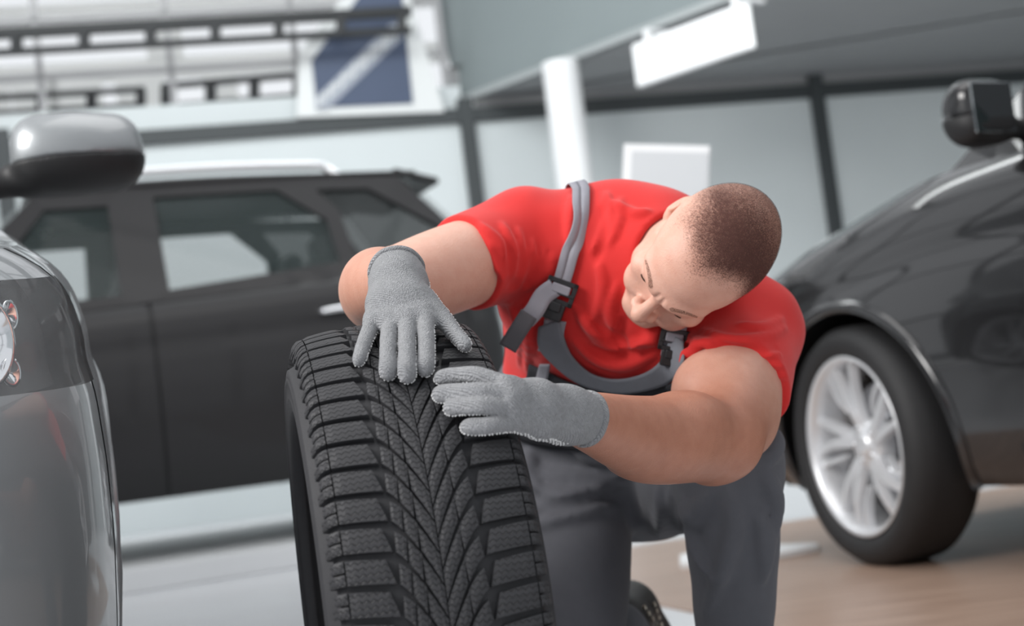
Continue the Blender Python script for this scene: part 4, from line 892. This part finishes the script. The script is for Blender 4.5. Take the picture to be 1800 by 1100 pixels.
# union of shirt and overalls used to lay straps and trim on
def both_hit(x, y):
    p1, o1 = sh.hit(x, y, 1.8); p2, o2 = ov.hit(x, y, 1.8); d1 = np.where(o1, (p1-CAM)@cd_, 9); d2 = np.where(o2, (p2-CAM)@cd_, 9)
    return np.where((d1 < d2)[:, None], p1, p2), o1 | o2
def band(name, up, lo, m, off=.004, th=.003, n=8, rows=7, parent=None, hitf=both_hit):
    """cloth band laid on the body between two edges seen in the photo"""
    a = catmull(np.array(up, float), n); b_ = catmull(np.array(lo, float), n); k = min(len(a), len(b_)); t = np.linspace(0, 1, rows)
    G = a[:k, None]*(1-t)[None, :, None]+b_[:k, None]*t[None, :, None]; pts, ok = hitf(G[..., 0].ravel(), G[..., 1].ravel()); pts = pts.reshape(k, rows, 3)
    # relax depth so that the cloth bridges hollows
    for _ in range(6): pts[1:-1] = .5*pts[1:-1]+.25*(pts[:-2]+pts[2:]); pts[:, 1:-1] = .5*pts[:, 1:-1]+.25*(pts[:, :-2]+pts[:, 2:])
    pts = pts-cd_*off
    me = mesh_np(name, pts.reshape(-1, 3), grid_faces(k, rows)); o = link(name, me, m, person if parent is None else parent)
    s_ = o.modifiers.new('thick', 'SOLIDIFY'); s_.thickness = th; s_.offset = 0
    return o
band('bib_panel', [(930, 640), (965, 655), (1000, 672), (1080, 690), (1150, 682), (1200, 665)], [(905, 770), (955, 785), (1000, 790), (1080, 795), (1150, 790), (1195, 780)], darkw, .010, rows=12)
band('bib_trim', [(984, 560), (990, 590), (1004, 625), (1034, 654), (1070, 666), (1110, 663), (1145, 648), (1166, 622), (1176, 585)], [(946, 575), (946, 610), (972, 640), (1013, 672), (1073, 690), (1120, 688), (1172, 674), (1197, 648), (1200, 600)], mat('grey_trim', (.18, .19, .215), .8, noise=.1, nscale=40, bump=.35, bscale=1300, spec=.25), .014)
band('side_strap', [(948, 640), (942, 665), (930, 700)], [(966, 640), (962, 665), (952, 700)], webm, .018)
sv, sok = sh.hit(np.array([1020.0]), np.array([345.0]), 1.8)
def strap(name, px, wd, m, off, th=.0025, ext=None, hitf=None):
    q = catmull(np.array(px, float), 6); pts, ok = (hitf or (lambda x, y: sh.hit(x, y, 1.8)))(q[:, 0], q[:, 1]); pts = pts[ok]
    for _ in range(4): pts[1:-1] = .5*pts[1:-1]+.25*(pts[:-2]+pts[2:])
    if ext:
        e = [pts[0]]
        for i in range(ext): e.append(onto(sh, e[-1]+(cd_*.8-cu_*(.1+.05*i))*.016))
        pts = np.vstack([np.array(e[1:])[::-1], pts])
    g = sh.grad(pts); T = np.gradient(pts, axis=0); T /= np.linalg.norm(T, axis=1)[:, None]; W_ = np.cross(T, g); W_ /= np.linalg.norm(W_, axis=1)[:, None]
    prof_ = [(-1, 0), (-.94, .3), (-.5, .3), (-.05, .3), (0, .1), (.05, .3), (.5, .3), (.94, .3), (1, 0)]
    V = np.stack([pts+W_*(u*wd/2)+g*(off+v*th) for u, v in prof_], 1); o = kid(name, mesh_np(name, V.reshape(-1, 3), grid_faces(len(pts), len(prof_))), m)
    s_ = o.modifiers.new('thick', 'SOLIDIFY'); s_.thickness = .002; s_.offset = -1; return pts, g, W_
spts, sg, sW = strap('shoulder_strap', [(1022, 338), (1019, 370), (1012, 410), (1002, 450), (991, 490), (984, 512)], .0225, webm, .005, ext=10)
strap('shoulder_strap', [(1192, 560), (1186, 590), (1180, 625)], .026, webm, .008)
# buckle and clip
def frame_at(x, y, tx, ty):
    p, ok = both_hit(np.array([x, tx], float), np.array([y, ty], float)); g = nrm(.6*sh.grad(p[:1])[0]-.8*cd_); t = nrm(p[1]-p[0]); t = nrm(t-g*(t@g)); return p[0], np.stack([np.cross(t, g), t, g], 1)
def buckle(x, y, tx, ty, sc=1.0):
    c, fr = frame_at(x, y, tx, ty); W_, H_ = .019*sc, .014*sc
    cor = [(-W_, -H_), (W_, -H_), (W_, H_), (-W_, H_)]; bm = bmesh.new()
    def bar(a, b_, wd=.0035, ht=.006):
        a = np.array([*a, .012]); b_ = np.array([*b_, .012]); d_ = nrm(b_-a); s_ = np.cross(d_, (0, 0, 1))*wd; V = []
        for q in (a-d_*wd, b_+d_*wd):
            for i, j in ((-1, -1), (1, -1), (1, 1), (-1, 1)): V.append(bm.verts.new(c+fr@(q+s_*i+np.array([0, 0, ht/2*j]))))
        for f in ((0, 1, 2, 3), (7, 6, 5, 4), (0, 4, 5, 1), (1, 5, 6, 2), (2, 6, 7, 3), (3, 7, 4, 0)): bm.faces.new([V[i] for i in f])
    for i in range(4): bar(cor[i], cor[(i+1) % 4])
    bar((-W_, .15*H_), (W_, .15*H_), .0025, .008)
    bm_obj('buckle_frame', bm, blackp, person, True, bev=.0012)
    box('buckle_clip', c+fr@np.array([0, .029*sc, .012]), (.030*sc, .026*sc, .010), blackp, person, .003, fr)
    box('buckle_clip', c+fr@np.array([0, .022*sc, .0165]), (.018*sc, .014*sc, .006), blackp, person, .002, fr)
    # webbing turned round the bar
    box('webbing_loop', c+fr@np.array([0, -.004, .0150]), (.027*sc, .013, .005), webm, person, .002, fr)
    return c, fr
bc, bfr = buckle(986, 512, 974, 548); buckle(1184, 596, 1176, 632, .9)
def ribbon(name, P3, wd, m, th=.0022, ref=None):
    P3 = catmull(P3, 6); T = np.gradient(P3, axis=0); T /= np.linalg.norm(T, axis=1)[:, None]; ref = -cd_ if ref is None else ref
    W_ = np.cross(T, ref); W_ /= np.linalg.norm(W_, axis=1)[:, None]; V = np.stack([P3+W_*(u*wd/2) for u in (-1, -.5, 0, .5, 1)], 1)
    o = kid(name, mesh_np(name, V.reshape(-1, 3), grid_faces(len(P3), 5)), m); s_ = o.modifiers.new('t', 'SOLIDIFY'); s_.thickness = th; s_.offset = 0
    return o
Db = (bc-CAM)@cd_
ribbon('strap_end', [P(975, 505, Db-.014), P(955, 520, Db-.016), P(940, 545, Db-.020), P(924, 563, Db-.018)], .027, webm)
ribbon('strap_tip', [P(930, 552, Db-.022), P(915, 575, Db-.026), P(904, 592, Db-.026), P(892, 612, Db-.024)], .026, mat('dark_webbing', (.085, .085, .095), .75, bump=.3, bscale=1500))
# lower strap between clip and bib
band('bib_strap', [(957, 560), (952, 590), (945, 615)], [(995, 566), (990, 592), (996, 625)], webm, .012)
# ---- boots
bootm = mat('boot_leather', (.022, .020, .019), .42, noise=.2, nscale=50, bump=.3, bscale=500); solem = mat('boot_sole', (.03, .028, .026), .7); eym = mat('eyelet_metal', (.55, .5, .42), .3, 1)
bt = Vol(AR-np.array([.13, .16, .22]), AR+np.array([.22, .2, .14]), .004)
toe = np.array([AR[0]+.055, AR[1]+.035, .05])
bt.cone(AR+nrm(KR-AR)*.06, AR, .056, .052, .01); bt.cone(AR, AR+np.array([.03, .03, -.06]), .05, .046, .02); bt.cone(AR+np.array([.02, .02, -.05]), toe, .048, .04, .02); bt.ell(toe+np.array([.02, -.03, 0]), (.045, .06, .04), .02)
kid('boot', bt.mesh('boot', 1), bootm)
for i in range(4):
    p, ok = bt.hit(np.array([1133+7.0*i, 1150.+4*i]), np.array([1068+10.0*i, 1062.+12*i]), 2.2)
    for q, k_ in zip(p, ok):
        if k_:
            g = bt.grad(np.array([q]))[0]; me = tube_mesh('eyelet', np.array([q-g*.002, q+g*.0015]), .0042, 10); kid('eyelet', me, eym)
b2 = Vol((AL[0]-.12, AL[1]-.3, -.01), (AL[0]+.12, AL[1]+.14, .26), .006)
b2.cone(AL+np.array([0, 0, .06]), (AL[0], AL[1], .06), .058, .05, .02); b2.cone((AL[0], AL[1]+.05, .045), (AL[0]-.02, AL[1]-.19, .04), .045, .042, .02); b2.plane((0, 0, .002), (0, 0, -1))
kid('boot', b2.mesh('boot', 1), bootm)
# ------------------------------------------------------------------ gloves
glove = mat('grey_knit', (.33, .335, .35), .85, noise=.07, nscale=70, spec=.2, sheen=.2)
nt, b = sn(glove); N = nt.nodes.new; L = nt.links.new
tcg = N('ShaderNodeTexCoord'); v1 = N('ShaderNodeTexVoronoi'); v1.inputs['Scale'].default_value = 620; L(tcg.outputs['Object'], v1.inputs['Vector'])
wv = N('ShaderNodeTexWave'); wv.inputs['Scale'].default_value = 150; wv.inputs['Distortion'].default_value = 2.0; wv.inputs['Detail'].default_value = 1; wv.bands_direction = 'DIAGONAL'; L(tcg.outputs['Object'], wv.inputs['Vector'])
ad = N('ShaderNodeMath'); ad.operation = 'ADD'; L(v1.outputs['Distance'], ad.inputs[0]); L(wv.outputs['Fac'], ad.inputs[1])
bp = N('ShaderNodeBump'); bp.inputs['Strength'].default_value = .9; bp.inputs['Distance'].default_value = .0022; L(ad.outputs[0], bp.inputs['Height']); L(bp.outputs[0], b.inputs['Normal'])
palmm = mat('dark_palm_coating', (.05, .05, .055), .7); dotm = mat('white_grip_dots', (.8, .8, .8), .45)
def make_glove(name, wrist, wr, knk, fingers, thumb, palm_dir, cuff_axis, extra=()):
    allp = np.vstack([[wrist], np.vstack(knk), np.vstack([f[0] for f in fingers])]+([thumb[0]] if thumb else []))
    V = Vol(allp.min(0)-.055, allp.max(0)+.055, .0015)
    wc = np.array(wrist)
    for i, kp in enumerate(knk):
        V.cone(wc+(np.array(kp)-wc)*.12, kp, wr*.72, .0105, .016)
    for i in range(len(knk)-1): V.cone(knk[i]+(wc-knk[i])*.10, knk[i+1]+(wc-knk[i+1])*.10, .0105, .0105, .008); V.cone(wc+(knk[i]-wc)*.55, wc+(knk[i+1]-wc)*.55, .0165, .0165, .02)
    V.cone(wc-cuff_axis*.022, wc+cuff_axis*.012, wr, wr*.97, .02)
    for pts, rad in fingers: V.chain(pts, rad, .0018)
    if thumb: V.chain(thumb[0], thumb[1], .016)
    for e in extra: V.cone(*e)
    V.plane(wc-cuff_axis*.030, -cuff_axis, wc-.06, wc+.06, k=.002)
    V.disp(wob(.0005, 160))
    me = V.mesh(name, 1); g = kid(name, me, glove)
    ring_tube('glove_cuff', onto(V, ring_on(wc-cuff_axis*.024, cuff_axis, wr+.002)), .0030, glove, g, .0045)
    # grip dots on the palm side
    Vv = V.V; gr = V.grad(Vv); pd = np.array(palm_dir); dotp = gr@pd; far = (Vv-wc)@cuff_axis > .015
    cand = np.where((dotp > .12) & far)[0]; seen = {}; hs = .0036
    for i in cand:
        k_ = tuple(np.floor(Vv[i]/hs).astype(int))
        c_ = (np.array(k_)+.5)*hs; d2 = ((Vv[i]-c_)**2).sum()
        if k_ not in seen or d2 < seen[k_][0]: seen[k_] = (d2, i)
    ic = bmesh.new(); bmesh.ops.create_icosphere(ic, subdivisions=1, radius=1); iv = np.array([v.co for v in ic.verts]); iq = np.array([[v.index for v in f.verts] for f in ic.faces]); ic.free()
    ids = [i for _, i in seen.values()]; VV = []; FF = []
    for n_, i in enumerate(ids): VV.append(Vv[i]+iv*.00115); FF.append(iq+n_*len(iv))
    if ids: o = link('grip_dots', mesh_np('grip_dots', np.vstack(VV), np.vstack(FF)), dotm, g); o['kind'] = 'stuff'
    return V
def F_(pts, r0, r1): 
    p = [P(*q) for q in pts]; k = len(p); return (np.array(p), list(np.linspace(r0, r1, k)*.83))
# his right hand, on top of the tyre
kr = [P(653, 570, 1.598), P(685, 573, 1.586), P(716, 568, 1.582), P(747, 560, 1.590)]
fr_ = [F_([(653, 570, 1.598), (641, 602, 1.562), (630, 634, 1.527)], .0098, .0076),
       F_([(685, 573, 1.586), (682, 612, 1.538), (682, 640, 1.510), (682, 656, 1.503)], .0105, .0088),
       F_([(716, 568, 1.582), (715, 612, 1.532), (715, 645, 1.500), (716, 661, 1.496)], .0108, .0090),
       F_([(747, 560, 1.590), (749, 600, 1.546), (749, 634, 1.515), (748, 649, 1.507)], .0106, .0088)]
th_ = F_([(748, 530, 1.632), (773, 553, 1.608), (797, 583, 1.585), (819, 609, 1.556)], .0130, .0078)
make_glove('glove', WR, .0315, kr, fr_, th_, nrm(nrm(cd_)*.75-cu_*.25+cr_*.15), nrm(P(712, 560, 1.60)-WR))
# his left hand, reaching across the tread
kl = [P(886, 676, 1.468), P(896, 693, 1.458), P(900, 716, 1.456), P(908, 741, 1.462)]
fl_ = [F_([(886, 676, 1.468), (842, 660, 1.478), (800, 660, 1.494), (774, 664, 1.500)], .0100, .0082),
       F_([(896, 693, 1.458), (842, 689, 1.456), (800, 690, 1.470), (772, 693, 1.478)], .0106, .0092),
       F_([(900, 716, 1.456), (850, 712, 1.447), (815, 713, 1.458), (791, 717, 1.466)], .0106, .0090),
       F_([(908, 741, 1.462), (868, 747, 1.446), (840, 749, 1.446), (820, 750, 1.449)], .0104, .0074)]
make_glove('glove', WL, .0290, kl, fl_, F_([(935, 700, 1.55), (900, 680, 1.56), (870, 664, 1.57)], .013, .008), nrm(cd_*.8-cu_*.5), nrm(P(900, 712, 1.47)-WL))
